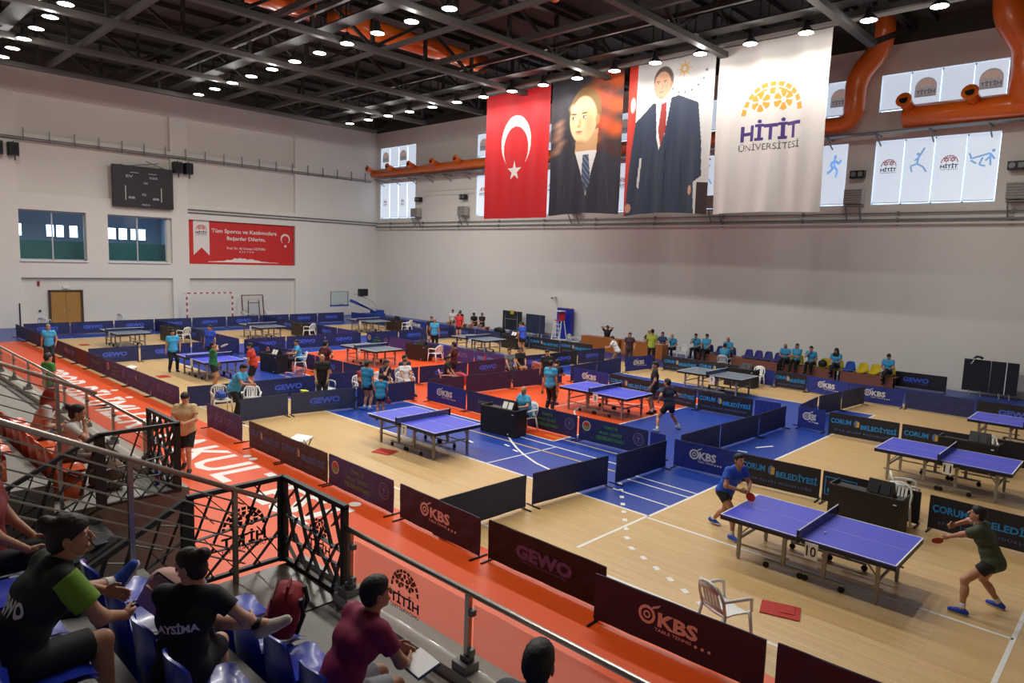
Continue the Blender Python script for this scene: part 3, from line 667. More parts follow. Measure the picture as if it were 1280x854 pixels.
def paint_suit(U, V, w, h):
    c = np.empty(U.shape+(3,)); c[:] = (204, 201, 200)
    X, Y = U*w, V*h
    put(c, (X < w*.115), (196, 44, 28)); soft(c, X, Y, w*.07, h*.74, w*.04, h*.06, (222, 206, 200), .3); put(c, (X > w*.88) & (Y < h*.20), (54, 40, 40))
    for k in range(16):
        a = k*math.pi/8; r = .48 if k % 2 == 0 else .33; cx, cy = w*.66, h*.925
        put(c, inpoly(X, Y, [(cx+r*math.cos(a), cy+r*math.sin(a)), (cx+.11*math.cos(a+.35), cy+.11*math.sin(a+.35)), (cx+.11*math.cos(a-.35), cy+.11*math.sin(a-.35))]), (206, 158, 74))
    for k in range(9):
        a = math.pi*(1.06+k*.11); put(c, inpoly(X, Y, star(w*.68+1.0*math.cos(a), h*.92+.98*math.sin(a), .085)), (92, 92, 100))
    body = inpoly(X, Y, [(w*.02, 0), (w*.06, h*.30), (w*.115, h*.62), (w*.30, h*.73), (w*.42, h*.74), (w*.60, h*.765), (w*.84, h*.70), (w*.90, h*.45), (w*.92, h*.24), (w*.84, h*.20), (w*.86, 0)])
    put(c, body, (44, 54, 74))
    for k in range(6): soft(c, X, Y, w*(.16+.13*k), h*.3, w*.025, h*.3, (58, 68, 90) if k % 2 else (32, 40, 58), .9, .04*(k-3), .8)
    put(c, ~body & (X > w*.115) & (X < w*.5) & (Y < h*.7), (202, 198, 198)); put(c, inpoly(X, Y, [(w*.17, h*.19), (w*.19, h*.38), (w*.215, h*.38), (w*.20, h*.17)]), (198, 194, 192))
    put(c, body & (np.abs(X-w*.50+(Y-h*.2)*.02) < .022) & (Y < h*.42), (26, 32, 46))
    put(c, inpoly(X, Y, [(w*.34, h*.75), (w*.53, h*.78), (w*.47, h*.52), (w*.41, h*.42), (w*.37, h*.50)]), (222, 220, 220))
    put(c, inpoly(X, Y, [(w*.41, h*.72), (w*.475, h*.73), (w*.48, h*.55), (w*.43, h*.44), (w*.385, h*.55)]), (150, 38, 34))
    put(c, inpoly(X, Y, [(w*.34, h*.77), (w*.50, h*.79), (w*.50, h*.83), (w*.34, h*.83)]), (176, 126, 98))
    face_print(c, X, Y, w*.41, h*.85, h*.095, -w*.01, (204, 156, 126), (166, 116, 90), (86, 74, 66), (84, 66, 56))
    soft(c, X, Y, w*.06, h*.05, w*.05, h*.035, (196, 146, 116), .2); soft(c, X, Y, w*.80, h*.15, w*.025, h*.035, (196, 146, 116), .2); return c
def text_mask(s, X, Y, cx, cy, w, h, bold):
    me, tw, th = text_mesh(s, bold, 3)
    co = np.empty(len(me.vertices)*3, np.float32); me.vertices.foreach_get('co', co); co = co.reshape(-1, 3)*[w/tw, h/th, 1]+[cx, cy, 0]
    r = np.zeros(X.shape, bool); me.calc_loop_triangles()
    for t_ in me.loop_triangles:
        a, b_, c_ = co[t_.vertices[0]], co[t_.vertices[1]], co[t_.vertices[2]]
        lo = np.minimum(np.minimum(a, b_), c_); hi = np.maximum(np.maximum(a, b_), c_)
        sel = np.where((X >= lo[0]) & (X <= hi[0]) & (Y >= lo[1]) & (Y <= hi[1]))
        if len(sel[0]) == 0: continue
        x, y = X[sel], Y[sel]
        d1 = (x-b_[0])*(a[1]-b_[1])-(a[0]-b_[0])*(y-b_[1]); d2 = (x-c_[0])*(b_[1]-c_[1])-(b_[0]-c_[0])*(y-c_[1]); d3 = (x-a[0])*(c_[1]-a[1])-(c_[0]-a[0])*(y-a[1])
        k = ~(((d1 < 0) | (d2 < 0) | (d3 < 0)) & ((d1 > 0) | (d2 > 0) | (d3 > 0)))
        r[sel[0][k], sel[1][k]] = True
    return r
def paint_uni(U, V, w, h):
    c = np.empty(U.shape+(3,)); c[:] = (216, 210, 206)
    X, Y = U*w, V*h
    for p in dome(w*.56): put(c, inpoly(X, Y, [(w*.52+x, h*.575+y) for x, y in p]), (222, 150, 54))
    put(c, text_mask('HİTİT', X, Y, w*.52, h*.485, w*.55, h*.125, .035), (66, 44, 116)); put(c, text_mask('ÜNİVERSİTESİ', X, Y, w*.515, h*.392, w*.56, h*.05, .008), (96, 88, 96)); return c
cloth('hanging_banner', 'hanging red flag with white crescent and star', -28.4, -23.75, 7.2, 13.85, 27.2, paint_flag, 150, 212, .05, 1, .0)
cloth('hanging_banner', 'hanging banner with a large bust portrait in suit and striped tie', -23.62, -19.27, 7.27, 13.9, 27.2, paint_bust, 150, 220, .07, 2, .1)
cloth('hanging_banner', 'hanging banner with a standing figure in navy suit and red tie', -18.98, -14.7, 7.17, 13.9, 27.2, paint_suit, 150, 224, .1, 3, .12)
cloth('hanging_banner', 'hanging pale banner with orange dome logo and violet lettering', -14.5, -10.03, 7.17, 13.9, 27.2, paint_uni, 190, 286, .17, 4, .05)
# red banner on the end wall
t = thing('wall_banner', 'wide red greeting banner with white lettering on the end wall', 'banner', (BX+.06, 23.02, 3.96))
redm = mat('red vinyl', (206, 38, 36), .5); whitep = mat('white print', (236, 230, 226), .6); RB = (math.pi/2, 0, math.pi/2)
obj('vinyl_sheet', MB().box((0, 0, 1.5), (.04, 7.9, 3.0)), redm, t)
flat([[(-3.6, 1.5), (-2.5, 1.5), (-2.5, -.9), (-3.05, -.35), (-3.6, -.9)]], whitep, t, (.025, .0, 1.5), RB, 'white_ribbon')
e = bpy.data.objects.new('ribbon_logo', None); C.objects.link(e); e.parent = t; e.location = (.03, -3.05, 1.75); e.rotation_euler = (0, 0, math.pi/2); uni_logo(e, 0, -.005, .35, .78)
text('Tüm Sporcu ve Katılımcılara', whitep, 4.9, .36, t, (.03, .1, 2.32), RB, .02); text('Başarılar Dilerim,', whitep, 2.9, .34, t, (.03, .2, 1.83), RB, .02)
text('Prof. Dr. Ali Osman ÖZTÜRK', whitep, 2.9, .2, t, (.03, .2, 1.18), RB, .01); text('R E K T Ö R', whitep, 1.1, .14, t, (.03, .2, .93), RB, .01)
CR = []
for i in range(24):
    a0, a1 = R(-50+i*280/24), R(-50+(i+1)*280/24)
    def io(a, r0, dy): return (r0*math.cos(a), dy+r0*math.sin(a))
    CR.append([io(a0, .38, 0), io(a1, .38, 0), io(a1, .30, -.06), io(a0, .30, -.06)])
flat(CR, whitep, t, (.025, 3.25, 2.0), RB, 'crescent'); flat([star(0, 0, .15)], whitep, t, (.025, 3.25, 1.45), RB, 'star')
rnd = random.Random(3); pts = [(-2.6, .15)]
for k in range(28): pts.append((-2.6+k*.19, .18+.28*math.exp(-((k-13)/7)**2)*rnd.uniform(.6, 1.2)))
pts.append((2.75, .15)); flat([pts], whitep, t, (.025, 0, .0), RB, 'skyline_print')
fr = MB(); fr.box((.02, -3.97, 1.5), (.08, .06, 3.06)); fr.box((.02, 3.97, 1.5), (.08, .06, 3.06)); fr.box((.02, 0, 3.03), (.08, 8, .06)); fr.box((.02, 0, -.03), (.08, 8, .06)); obj('frame', fr, greym, t)
# electronic scoreboard
t = thing('scoreboard', 'large black electronic scoreboard high on the end wall', 'scoreboard', (BX+.5, 16.15, 7.5))
obj('cabinet', MB().box((0, 0, 1.32), (.35, 3.6, 2.6)), mat('scoreboard black', (26, 27, 30), .5), t)
scm = mat('scoreboard digits', (170, 172, 176), .5, emit=.15)
for s, y, z, w in (('EV', -.85, 1.95, .4), ('KONUK', .6, 1.95, .5), ('88', -.75, .62, .38), ('88', .7, .62, .38), ('SÜRE', .1, 1.6, .25), ('FAUL', 0, .85, .25), ('PERİYOT', .1, .22, .5)): text(s, scm, w, .15, t, (.18, y, z), RB, .01, 'digits')
for y in (-1.1, 1.05): obj('indicator_strip', MB().box((.178, y, .9), (.01, .05, .9)).box((.178, y*.5, 2.2), (.01, .5, .03)), scm, t)
obj('bracket', MB().box((-.3, -1.2, 1.6), (.3, .1, 2.2)).box((-.3, 1.2, 1.6), (.3, .1, 2.2)), greym, t)
obj('hanging_rod', MB().tube([(0, -.8, 2.62), (.0, 1, 2.95)], .03, 6).tube([(0, 1.4, 2.62), (0, .2, 3.0)], .03, 6), greym, t)
# wall loudspeakers, floodlight boxes, cameras
def pa(y, lab):
    t = thing('wall_speaker', lab, 'speaker', (WX+.45, y, 10.3))
    obj('cabinet', MB().prism([(-.25, -.28), (.25, -.22), (.25, .22), (-.25, .28)], -.35, .38), blackm, t); obj('grille', MB().box((.26, 0, 0), (.015, .38, .62)), mat('speaker grille', (36, 36, 40), .8), t)
    obj('bracket', MB().tube([(-.4, 0, .3), (0, 0, .45), (0, 0, .35)], .025, 6).box((0, .05, -.5), (.06, .06, .25)), blackm, t)
for y in (8.5, 9.25): pa(y, 'black wall speaker of the pair at the end of the cable tray')
for y in (18.25, 18.95): pa(y, 'black wall speaker of the pair beside the scoreboard')
for o_ in C.objects:
    if o_.name.startswith('wall_speaker'): o_['group'] = 'wall speakers'
def ac(x, z=8.15, lab=''):
    t = thing('wall_unit', lab, 'vent unit', (x, WY-.35, z))
    cg = MB()
    for k in range(6): cg.box((0, -.2, .1+k*.11), (.75, .03, .05))
    obj('grille', cg, mat('grey vent metal', (138, 136, 132), .5, metal=.3), t); obj('body', MB().box((0, .02, .38), (.78, .4, .66)), mat('vent body', (176, 170, 162), .6), t)
    obj('bracket', MB().bar((-.3, .3, -.7), (-.3, -.15, 0), .05).bar((.3, .3, -.7), (.3, -.15, 0), .05).box((0, .1, -.02), (.75, .5, .05)), greym, t)
for x, lb in ((-43.4, 'grilled vent box on a bracket nearest the end wall'), (-37.9, 'grilled vent box on a bracket left of the red flag'), (-27.6, 'grilled vent box on a bracket under the first portrait banner'), (-18.0, 'grilled vent box on a bracket under the pale banner'), (-11.05, 'grilled vent box on a bracket between the printed blinds'), (-4.85, 'dark grilled vent box on a bracket beyond the last blinds')): ac(x, 8.0, lb)
for x, lb in ((-43.2, 'small black wall speaker above the vent box nearest the end wall'), (-38.0, 'small black wall speaker left of the red flag'), (-11.0, 'small black double lamp on the wall between the printed blinds'), (-5.0, 'small black double lamp on the wall beyond the last blinds')):
    t = thing('wall_fixture', lb, 'fixture', (x, WY-.25, 9.4)); obj('body', MB().box((0, 0, 0), (.62, .28, .34)), blackm, t); obj('front', MB().lathe([(.12, 0), (.12, .03)], 12).box((.3, 0, .01), (.2, .2, .03)), greym, t, (-.15, -.15, 0), (math.pi/2, 0, 0)); obj('bracket', MB().box((0, .17, .05), (.08, .2, .08)), greym, t)
t = thing('wall_camera', 'small white camera on the side wall above the folded tables', 'camera', (-29.0, WY-.2, 2.6)); obj('body', MB().box((0, -.05, 0), (.16, .3, .16)), white, t); obj('mount', MB().box((0, .12, .05), (.1, .18, .1)), white, t); obj('lens', MB().tube([(0, -.2, 0), (0, -.24, 0)], .05, 10), blackm, t)
t = thing('wall_socket', 'tiny white socket plate on the side wall above the wooden tables', 'socket', (-19.5, WY-.01, 1.75)); obj('plate', MB().box((0, 0, 0), (.09, .02, .14)), white, t); obj('hole', MB().tube([(0, -.01, 0), (0, -.014, 0)], .03, 8), greym, t)

# ---------------------------------------------------------------- court barriers
FAB = {'navy': mat('navy barrier cloth', (32, 40, 90), .6, var=.08), 'dark': mat('near black barrier cloth', (27, 25, 38), .6), 'blue': mat('royal blue barrier cloth', (26, 44, 128), .6), 'maroon': mat('aubergine barrier cloth', (50, 36, 72), .6), 'violet': mat('violet barrier cloth', (62, 48, 112), .6), 'brown': mat('brown barrier cloth', (66, 42, 44), .6), 'slate': mat('slate barrier back cloth', (50, 58, 90), .65), 'red': mat('dark red barrier cloth', (86, 30, 36), .6)}
pr = {'blue': mat('barrier print blue', (70, 96, 205), .6), 'white': mat('barrier print white', (206, 204, 208), .6), 'cyan': mat('barrier print cyan', (36, 140, 214), .6), 'green': mat('barrier print green', (70, 150, 72), .6), 'violet': mat('barrier print violet', (112, 92, 168), .6), 'gold': mat('barrier print gold', (196, 160, 70), .6), 'pink': mat('barrier print pale pink', (244, 226, 228), .6), 'olive': mat('barrier print olive', (116, 142, 66), .6), 'steelblue': mat('barrier print steel blue', (84, 110, 170), .6), 'red': mat('barrier print red', (190, 52, 40), .6), 'lilac': mat('barrier print lilac', (134, 120, 170), .6)}
tubem = mat('black frame tube', (22, 22, 24), .4, metal=.3)
BF = {}
def barrier_fabric(L):
    k = round(L, 2)
    if k not in BF:
        n = 8; rows = []
        for zz in (.05, .3, .5, .7): rows.append([(-L/2+L*i/n, -.014+.006*math.sin(i*2.1+zz*9), zz) for i in range(n+1)])
        mb = MB().grid(rows); m2 = MB().grid([[(x, y+.028, z) for x, y, z in r][::-1] for r in rows]); mb.add(m2.v, m2.f)
        mb.add(rows[3]+[(x, y+.028, z) for x, y, z in rows[3]], [(j, j+1, n+2+j, n+1+j) for j in range(n)])
        for e_ in (0, n): mb.add([r[e_] for r in rows]+[(r[e_][0], r[e_][1]+.028, r[e_][2]) for r in rows], [(j, j+1, 5+j, 4+j) for j in range(3)])
        fm = MB().tube([(-L/2+.012, 0, .02), (-L/2+.012, 0, .695), (L/2-.012, 0, .695), (L/2-.012, 0, .02)], .011, 6)
        BF[k] = (mb.mesh('fabric'), fm.mesh('frame'))
    return BF[k]
FOOT = MB().bar((0, -.2, .012), (0, .2, .012), .03, .022).mesh('foot')
def gewo(t, L, side=-.022, col='blue', sc=1.):
    text('GEWO', pr[col], min(1.0, L*.5)*sc, .2*sc, t, (.02, side, .40), bold=.055); text('TABLE TENNIS PASSION', pr[col], min(.9, L*.45), .035, t, (.02, side, .255), bold=.0, name='small_lettering')
def kbs(t, L, col='white', cx=0.):
    s = min(1, L/2.1)
    flat(ring(0, 0, .085, .125, 18)+ring(0, 0, .03, .055, 10)+[[(.06, .09), (.16, .14), (.2, .19), (.08, .13)]], pr[col], t, (cx-.36*s, -.022, .43), name='target_logo')
    text('KBS', pr[col], .56*s, .2, t, (cx+.08*s, -.022, .42), bold=.04); text('TABLE TENNIS', pr[col], .52*s, .045, t, (cx+.02*s, -.022, .275), bold=.01, name='small_lettering')
    flat([circle(cx+(.34+.09*k)*s, 0, .022, 8) for k in range(3)], pr[col], t, (0, -.022, .262), name='logo_dots')
def corum(t, L, big=True, cm='cyan', half=False):
    if half:
        text('ÇORUM', pr[cm], L*.36, .17, t, (-L*.26, -.022, .44), bold=.03); text('BELEDİYESİ', pr[cm], L*.34, .17, t, (L*.24, -.022, .44), bold=.03)
    else:
        text('ÇORUM', pr[cm], L*.3, .18, t, (-L*.32, -.022, .45), bold=.03); text('BELEDİYESİ', pr[cm], L*.5, .18, t, (L*.22, -.022, .42), bold=.03)
    text('SPOR İŞLERİ MÜDÜRLÜĞÜ', pr['steelblue'], L*.82, .085, t, (0, -.022, .2), bold=.01, name='small_lettering', space=1.3)
    flat([circle(0, .0, .075, 12)], pr['steelblue'], t, (-L*.09, -.022, .46), name='emblem', scale=(1, 1.5, 1)); flat([[(-.03, -.08), (.05, -.08), (.05, .08), (-.03, .08)]], pr['gold'], t, (-L*.075, -.026, .45), name='emblem')
def tmtf(t, L, cm='green'):
    for i, s in enumerate(('TÜRKİYE', 'MASA TENİSİ', 'FEDERASYONU')): text(s, pr[cm], L*(.2, .33, .4)[i], .1, t, (-L*.02, -.022, .55-.16*i), bold=.02)
    flat([circle(0, 0, .14, 20)], pr['white'], t, (-L*.38, -.022, .47), name='emblem'); flat([circle(0, 0, .115, 16, 0, math.pi)], pr['red'], t, (-L*.38, -.026, .47), name='emblem'); flat([circle(0, 0, .115, 16, math.pi, 2*math.pi)], pr['olive'], t, (-L*.38, -.026, .47), name='emblem')
    flat(ring(0, 0, .15, .165)+ring(0, 0, .1, .108)+[[(-.012, -.06), (.012, -.06), (.012, .05), (-.012, .05)], [(-.05, .02), (.05, .02), (.05, .045), (-.05, .045)]], pr['lilac'], t, (L*.38, -.022, .42), name='emblem')
def interp(t, L): text('interpool', pr['olive'], L*.5, .2, t, (-.05, -.022, .42), bold=.0)
def toto(t, L): text('SPOR TOTO', pr['lilac'], L*.55, .2, t, (.05, -.022, .40), bold=.0); text('teşkilat başkanlığı', pr['lilac'], L*.3, .04, t, (-.15, -.022, .56), bold=.0, name='small_lettering')
def bars(t, L): 
    for k in range(3): obj('print_block', MB().box((-L*.3+k*L*.3, -.02, .42), (L*.2, .006, .16)), pr['steelblue'], t)
    obj('print_block', MB().box((-L*.16, -.02, .42), (.1, .006, .26)), pr['red'], t)
def boxprint(t, L): 
    flat([[(-.32, -.2), (.32, -.2), (.32, -.18), (-.32, -.18)], [(-.32, .18), (.32, .18), (.32, .2), (-.32, .2)], [(-.32, -.2), (-.3, -.2), (-.3, .2), (-.32, .2)], [(.3, -.2), (.32, -.2), (.32, .2), (.3, .2)]], pr['cyan'], t, (-L*.3, -.022, .4), name='print_outline'); obj('print_block', MB().box((-L*.42, -.02, .3), (.07, .006, .09)), pr['cyan'], t)
PRN = {'gewo': gewo, 'gewov': lambda t, L: gewo(t, L, col='violet', sc=1.15), 'kbs': kbs, 'kbsp': lambda t, L: kbs(t, L, 'pink'), 'corum': corum, 'corumh': lambda t, L: corum(t, L, half=True), 'tmtf': tmtf, 'tmtfo': lambda t, L: tmtf(t, L, 'olive'), 'inter': interp, 'toto': toto, 'bars': bars, 'corumb': lambda t, L: corum(t, L, cm='steelblue'), 'boxp': boxprint, None: lambda t, L: None}
KD = {'gewo': 'bold four-letter print', 'gewov': 'large violet four-letter print', 'kbs': 'white target logo print', 'kbsp': 'pinkish target logo print', 'corum': 'cyan town-council lettering', 'corumh': 'cyan town-council lettering', 'tmtf': 'green federation lettering', 'tmtfo': 'olive federation lettering', 'inter': 'olive sponsor lettering', 'toto': 'pale outline lettering', 'bars': 'blue print blocks', 'corumb': 'dull blue town-council lettering', 'boxp': 'cyan outline print', None: 'no print'}
def barrier(x0, y0, x1, y1, col, kind, where):
    L = math.hypot(x1-x0, y1-y0)-.02
    lb = '%s barrier with %s, %s' % ({'navy': 'navy', 'dark': 'near-black', 'blue': 'royal blue', 'maroon': 'aubergine', 'violet': 'violet', 'brown': 'brown', 'slate': 'slate', 'red': 'dark red'}[col], KD[kind], where)
    t = thing('court_barrier', lb, 'barrier', ((x0+x1)/2, (y0+y1)/2, 0), math.atan2(y1-y0, x1-x0), lb)
    fm, tm = barrier_fabric(L)
    fo = obj('fabric', fm, FAB[col], t); obj('frame', tm, tubem, t)
    for s in (-1, 1): obj('foot', FOOT, tubem, t, (s*(L/2-.03), 0, 0))
    PRN[kind](t, L); return t
def brow(pts, spec, where):
    for (a, b), (col, kind) in zip(zip(pts[:-1], pts[1:]), spec):
        if col: 
            g = .03; d = Vector((b[0]-a[0], b[1]-a[1])).normalized()*g
            barrier(a[0]+d.x, a[1]+d.y, b[0]-d.x, b[1]-d.y, col, kind, where)
# along the orange strip
F1 = 'along the orange strip'
brow([(x, 8.12) for x in (-44.2, -41.95, -39.7, -37.4, -35.1, -33.1, -31.45, -29.1, -26.7, -24.4, -21.9)], [('navy', None), ('slate', None), ('maroon', None), ('maroon', None), ('maroon', 'bars'), ('red', None), ('navy', 'inter'), ('violet', 'tmtfo'), ('violet', 'corumb'), ('violet', 'toto')], F1)
barrier(-19.2, 7.86, -17.05, 7.86, 'violet', 'toto', 'below the writing official')
barrier(-16.5, 7.8, -14.85, 7.8, 'brown', 'corumb', F1); barrier(-14.8, 7.76, -12.75, 7.76, 'brown', 'corumb', F1)
barrier(-12.72, 7.78, -10.36, 7.74, 'violet', 'tmtfo', 'near the stair landing'); barrier(-10.15, 7.74, -7.86, 7.66, 'maroon', 'kbsp', 'near the stair landing')
barrier(-7.74, 7.73, -5.35, 7.73, 'dark', 'gewov', 'overlapping its neighbour'); barrier(-5.35, 7.46, -2.95, 7.56, 'maroon', 'kbsp', 'beside the white plastic chair'); barrier(-2.85, 7.6, -.5, 7.68, 'maroon', None, 'at the strip near the white chair')
# between near-row courts, going away from the strip
P1 = 'between the two near blue-table courts'
barrier(-9.0, 7.72, -8.94, 9.95, 'slate', None, P1); barrier(-8.92, 10.12, -8.7, 12.4, 'navy', None, P1); barrier(-8.62, 12.6, -8.56, 14.62, 'navy', None, P1)
P2 = 'behind the near courts'
brow([(-18.28, 15.02), (-16.25, 15.02), (-13.8, 15.0), (-11.62, 15.02), (-9.35, 15.1), (-8.82, 15.07)], [('blue', 'kbs'), ('navy', 'inter'), ('navy', 'tmtf'), ('navy', 'tmtf'), ('blue', None)], P2)
barrier(-8.5, 14.9, -6.85, 15.0, 'blue', 'kbs', P2); barrier(-6.82, 14.98, -5.04, 15.12, 'dark', 'corum', P2); barrier(-5.0, 15.1, -3.12, 15.12, 'dark', 'boxp', P2); barrier(-2.98, 15.1, -1.0, 15.02, 'dark', 'corum', P2)
P3 = 'between the middle courts'
brow([(-8.6, 15.36), (-8.5, 17.32), (-8.38, 19.5), (-8.36, 21.42)], [('navy', None)]*3, P3)
P4 = 'behind the middle courts'
brow([(-17.32, 21.9), (-15.48, 21.82), (-13.42, 21.68), (-11.5, 21.5), (-9.5, 21.6), (-8.6, 21.66)], [('blue', 'kbs'), ('dark', 'corum'), ('dark', 'corum'), ('dark', 'corum'), ('blue', None)], P4)
barrier(-8.1, 21.72, -7.25, 21.7, 'blue', 'kbs', P4); barrier(-7.13, 21.62, -5.2, 21.68, 'dark', 'corum', P4); barrier(-5.15, 21.68, -3.1, 21.72, 'dark', 'corum', P4); barrier(-2.95, 21.75, -.7, 21.9, 'dark', 'gewo', P4)
P5 = 'between the courts by the side wall'
barrier(-8.15, 22.0, -8.3, 23.88, 'blue', None, P5); barrier(-8.3, 24.05, -8.12, 25.7, 'slate', None, P5); barrier(-8.1, 25.75, -7.95, 27.72, 'slate', None, P5)
P6 = 'in front of the officials bench'
brow([(-17.12, 28.45), (-15.3, 28.5), (-13.3, 28.45), (-11.7, 28.42), (-10.35, 28.42), (-8.55, 28.0), (-6.68, 28.05), (-4.47, 28.0), (-2.2, 28.05)], [('dark', 'corum'), ('dark', 'corum'), ('blue', 'kbs'), ('dark', 'corum'), ('blue', 'kbs'), ('blue', 'kbs'), ('navy', None), ('dark', 'gewo')], P6)
barrier(-17.7, 26.2, -17.5, 28.15, 'blue', 'kbs', 'beside the yellow shirted man')
# the aisle
A1 = 'along the aisle with seated players'
barrier(-19.1, 8.75, -19.08, 10.25, 'slate', None, A1); barrier(-19.06, 10.32, -18.72, 12.42, 'slate', 'gewo', A1); barrier(-18.72, 12.46, -18.58, 14.72, 'navy', None, A1)
barrier(-18.52, 15.3, -18.35, 16.82, 'maroon', None, A1); barrier(-18.33, 16.9, -18.1, 19.05, 'maroon', None, A1); barrier(-18.06, 19.12, -17.85, 20.6, 'maroon', None, A1); barrier(-17.84, 20.64, -17.66, 21.6, 'navy', None, A1)
barrier(-17.65, 22.15, -17.7, 24.0, 'navy', None, A1); barrier(-17.72, 24.05, -17.78, 25.95, 'navy', None, A1)
A2 = 'on the far side of the aisle'
brow([(-21.85, 8.3), (-21.6, 10.35), (-21.45, 12.75), (-21.4, 14.95)], [('navy', None), ('navy', 'gewo'), ('navy', None)], A2)
brow([(-21.0, 15.2), (-20.9, 16.75), (-20.75, 19.2), (-20.7, 21.4)], [('navy', 'gewo'), ('navy', 'gewo'), ('maroon', 'gewo')], A2)
brow([(-20.75, 22.2), (-20.6, 24.2), (-20.5, 26.2), (-20.4, 28.3)], [('navy', 'gewo'), ('dark', 'gewo'), ('navy', 'gewo')], A2)
# far blocks
B1 = 'behind the far near-row court'
brow([(-32.3, 15.05), (-30.1, 15.05), (-27.9, 15.05), (-25.7, 15.05), (-23.6, 15.05), (-21.6, 15.05)], [('navy', 'gewo'), ('navy', 'tmtf'), ('navy', None), ('navy', 'gewo'), ('navy', None)], B1)
brow([(-31.9, 21.85), (-29.8, 21.85), (-27.6, 21.85), (-25.4, 21.85), (-23.2, 21.85), (-21.0, 21.85)], [('navy', 'tmtf'), ('violet', None), ('navy', 'inter'), ('violet', 'toto'), ('violet', 'bars')], 'behind the grey-sheened table on orange')
B2 = 'across the hall in the middle'
brow([(-32.35, 8.35), (-32.3, 10.35), (-32.3, 12.55), (-32.35, 14.85)], [('navy', 'gewo'), ('navy', 'gewo'), ('navy', None)], B2)
brow([(-32.4, 15.15), (-32.4, 17.3), (-32.3, 19.5), (-32.2, 21.7)], [('navy', 'gewo'), ('navy', 'gewo'), ('navy', 'gewo')], B2)
brow([(-32.1, 22.0), (-32.0, 24.1), (-31.9, 26.2), (-31.9, 28.3)], [('navy', None), ('navy', 'gewo'), ('navy', 'gewo')], B2)
B3 = 'between the far end courts'
brow([(-43.9, 14.95), (-41.7, 14.95), (-39.4, 14.95), (-37.1, 14.95), (-34.8, 14.95), (-32.6, 14.95)], [('navy', None), ('navy', 'gewo'), ('navy', 'gewo'), ('navy', None), ('violet', None)], B3)
brow([(-43.9, 21.8), (-41.7, 21.8), (-39.4, 21.8), (-37.1, 21.8), (-34.8, 21.8), (-32.6, 21.8)], [('navy', None), ('navy', 'gewo'), ('navy', None), ('navy', 'gewo'), ('violet', None)], B3)
B4 = 'along the far end wall'
brow([(-44.1, 8.4+2.2*k) for k in range(10)], [('navy', 'gewo')]*9, B4)
B5 = 'along the side wall, far half'
brow([(-44+2.25*k, 28.75) for k in range(11)], [('blue', None), ('blue', 'kbs'), ('blue', 'kbs'), ('blue', 'kbs'), ('blue', None), ('navy', 'gewo'), ('navy', None), ('dark', 'corum'), ('dark', 'corum'), ('dark', 'corum')], B5)
# spare barriers: one leaning at the wall
barrier(-8.75, 33.2, -6.4, 33.3, 'dark', 'gewo', 'standing against the side wall')
# ---------------------------------------------------------------- table tennis tables
topblue = mat('blue table top', (66, 74, 204), .42, var=.02); topsheen = mat('grey-sheened table top', (96, 108, 122), .4, var=.02)  # grey tone paints the grazing-angle sheen of a dark blue-green top
apron = mat('black table edge', (22, 23, 28), .5); legm = mat('grey table steel', (156, 152, 146), .45, metal=.4); rubber = mat('black rubber', (20, 20, 20), .7)
netm = mat('net mesh', (24, 34, 92), .8, alpha=.72); netw = mat('net tape', (232, 232, 236), .6); plate = mat('number plate white', (236, 236, 232), .5); ink = mat('black ink', (14, 14, 16), .6)
TT = {}
def tt_parts():
    TT['half'] = MB().box((0, 0, .748), (1.365, 1.525, .022)).mesh('tabletop')
    ln = MB()
    for s in (-1, 1): ln.box((0, s*.7525, .7605), (1.365, .02, .002))
    ln.box((-.6725, 0, .7605), (.02, 1.525, .002)); ln.box((0, 0, .7603), (1.365, .004, .0014)); TT['lines'] = ln.mesh('white_lines')
    ap = MB()
    for s in (-1, 1): ap.box((0, s*.745, .705), (1.36, .03, .065))
    ap.box((-.667, 0, .705), (.03, 1.5, .065)); ap.box((.66, 0, .71), (.03, 1.45, .05)); TT['apron'] = ap.mesh('edge_frame')
    lg = MB(); lg.box((0, 0, .36), (.055, .05, .65)); lg.lathe([(.02, .0), (.028, .005), (.028, .03), (.012, .045)], 8); TT['leg'] = lg.mesh('leg')
    TT['brace'] = MB().bar((0, 0, .42), (.22, 0, .68), .022, .022).mesh('brace')
    TT['cross'] = MB().box((0, 0, .36), (.035, 1.1, .035)).mesh('crossbar')
    TT['side'] = MB().box((0, 0, .26), (.95, .02, .03)).mesh('side_bar')
    iw = MB(); iw.box((0, 0, .42), (.06, .05, .58)); iw.box((0, 0, .13), (.62, .05, .04)); TT['inner'] = iw.mesh('inner_leg')
    wh = MB(); wh.tube([(0, -.016, .05), (0, .016, .05)], .05, 12); wh.box((0, 0, .1), (.03, .045, .06)); TT['wheel'] = wh.mesh('wheel')
    nt = MB(); nt.box((0, 0, .07), (.006, 1.8, .135)); TT['net'] = nt.mesh('net')
    TT['tape'] = MB().box((0, 0, .147), (.012, 1.8, .016)).mesh('net_tape')
    ps = MB(); ps.box((0, .9, .06), (.03, .03, .2)); ps.box((0, .83, -.015), (.05, .14, .03)); TT['npost'] = ps.mesh('net_post')
    TT['plate'] = MB().box((0, 0, 0), (.2, .012, .26)).mesh('number_plate')
tt_parts()
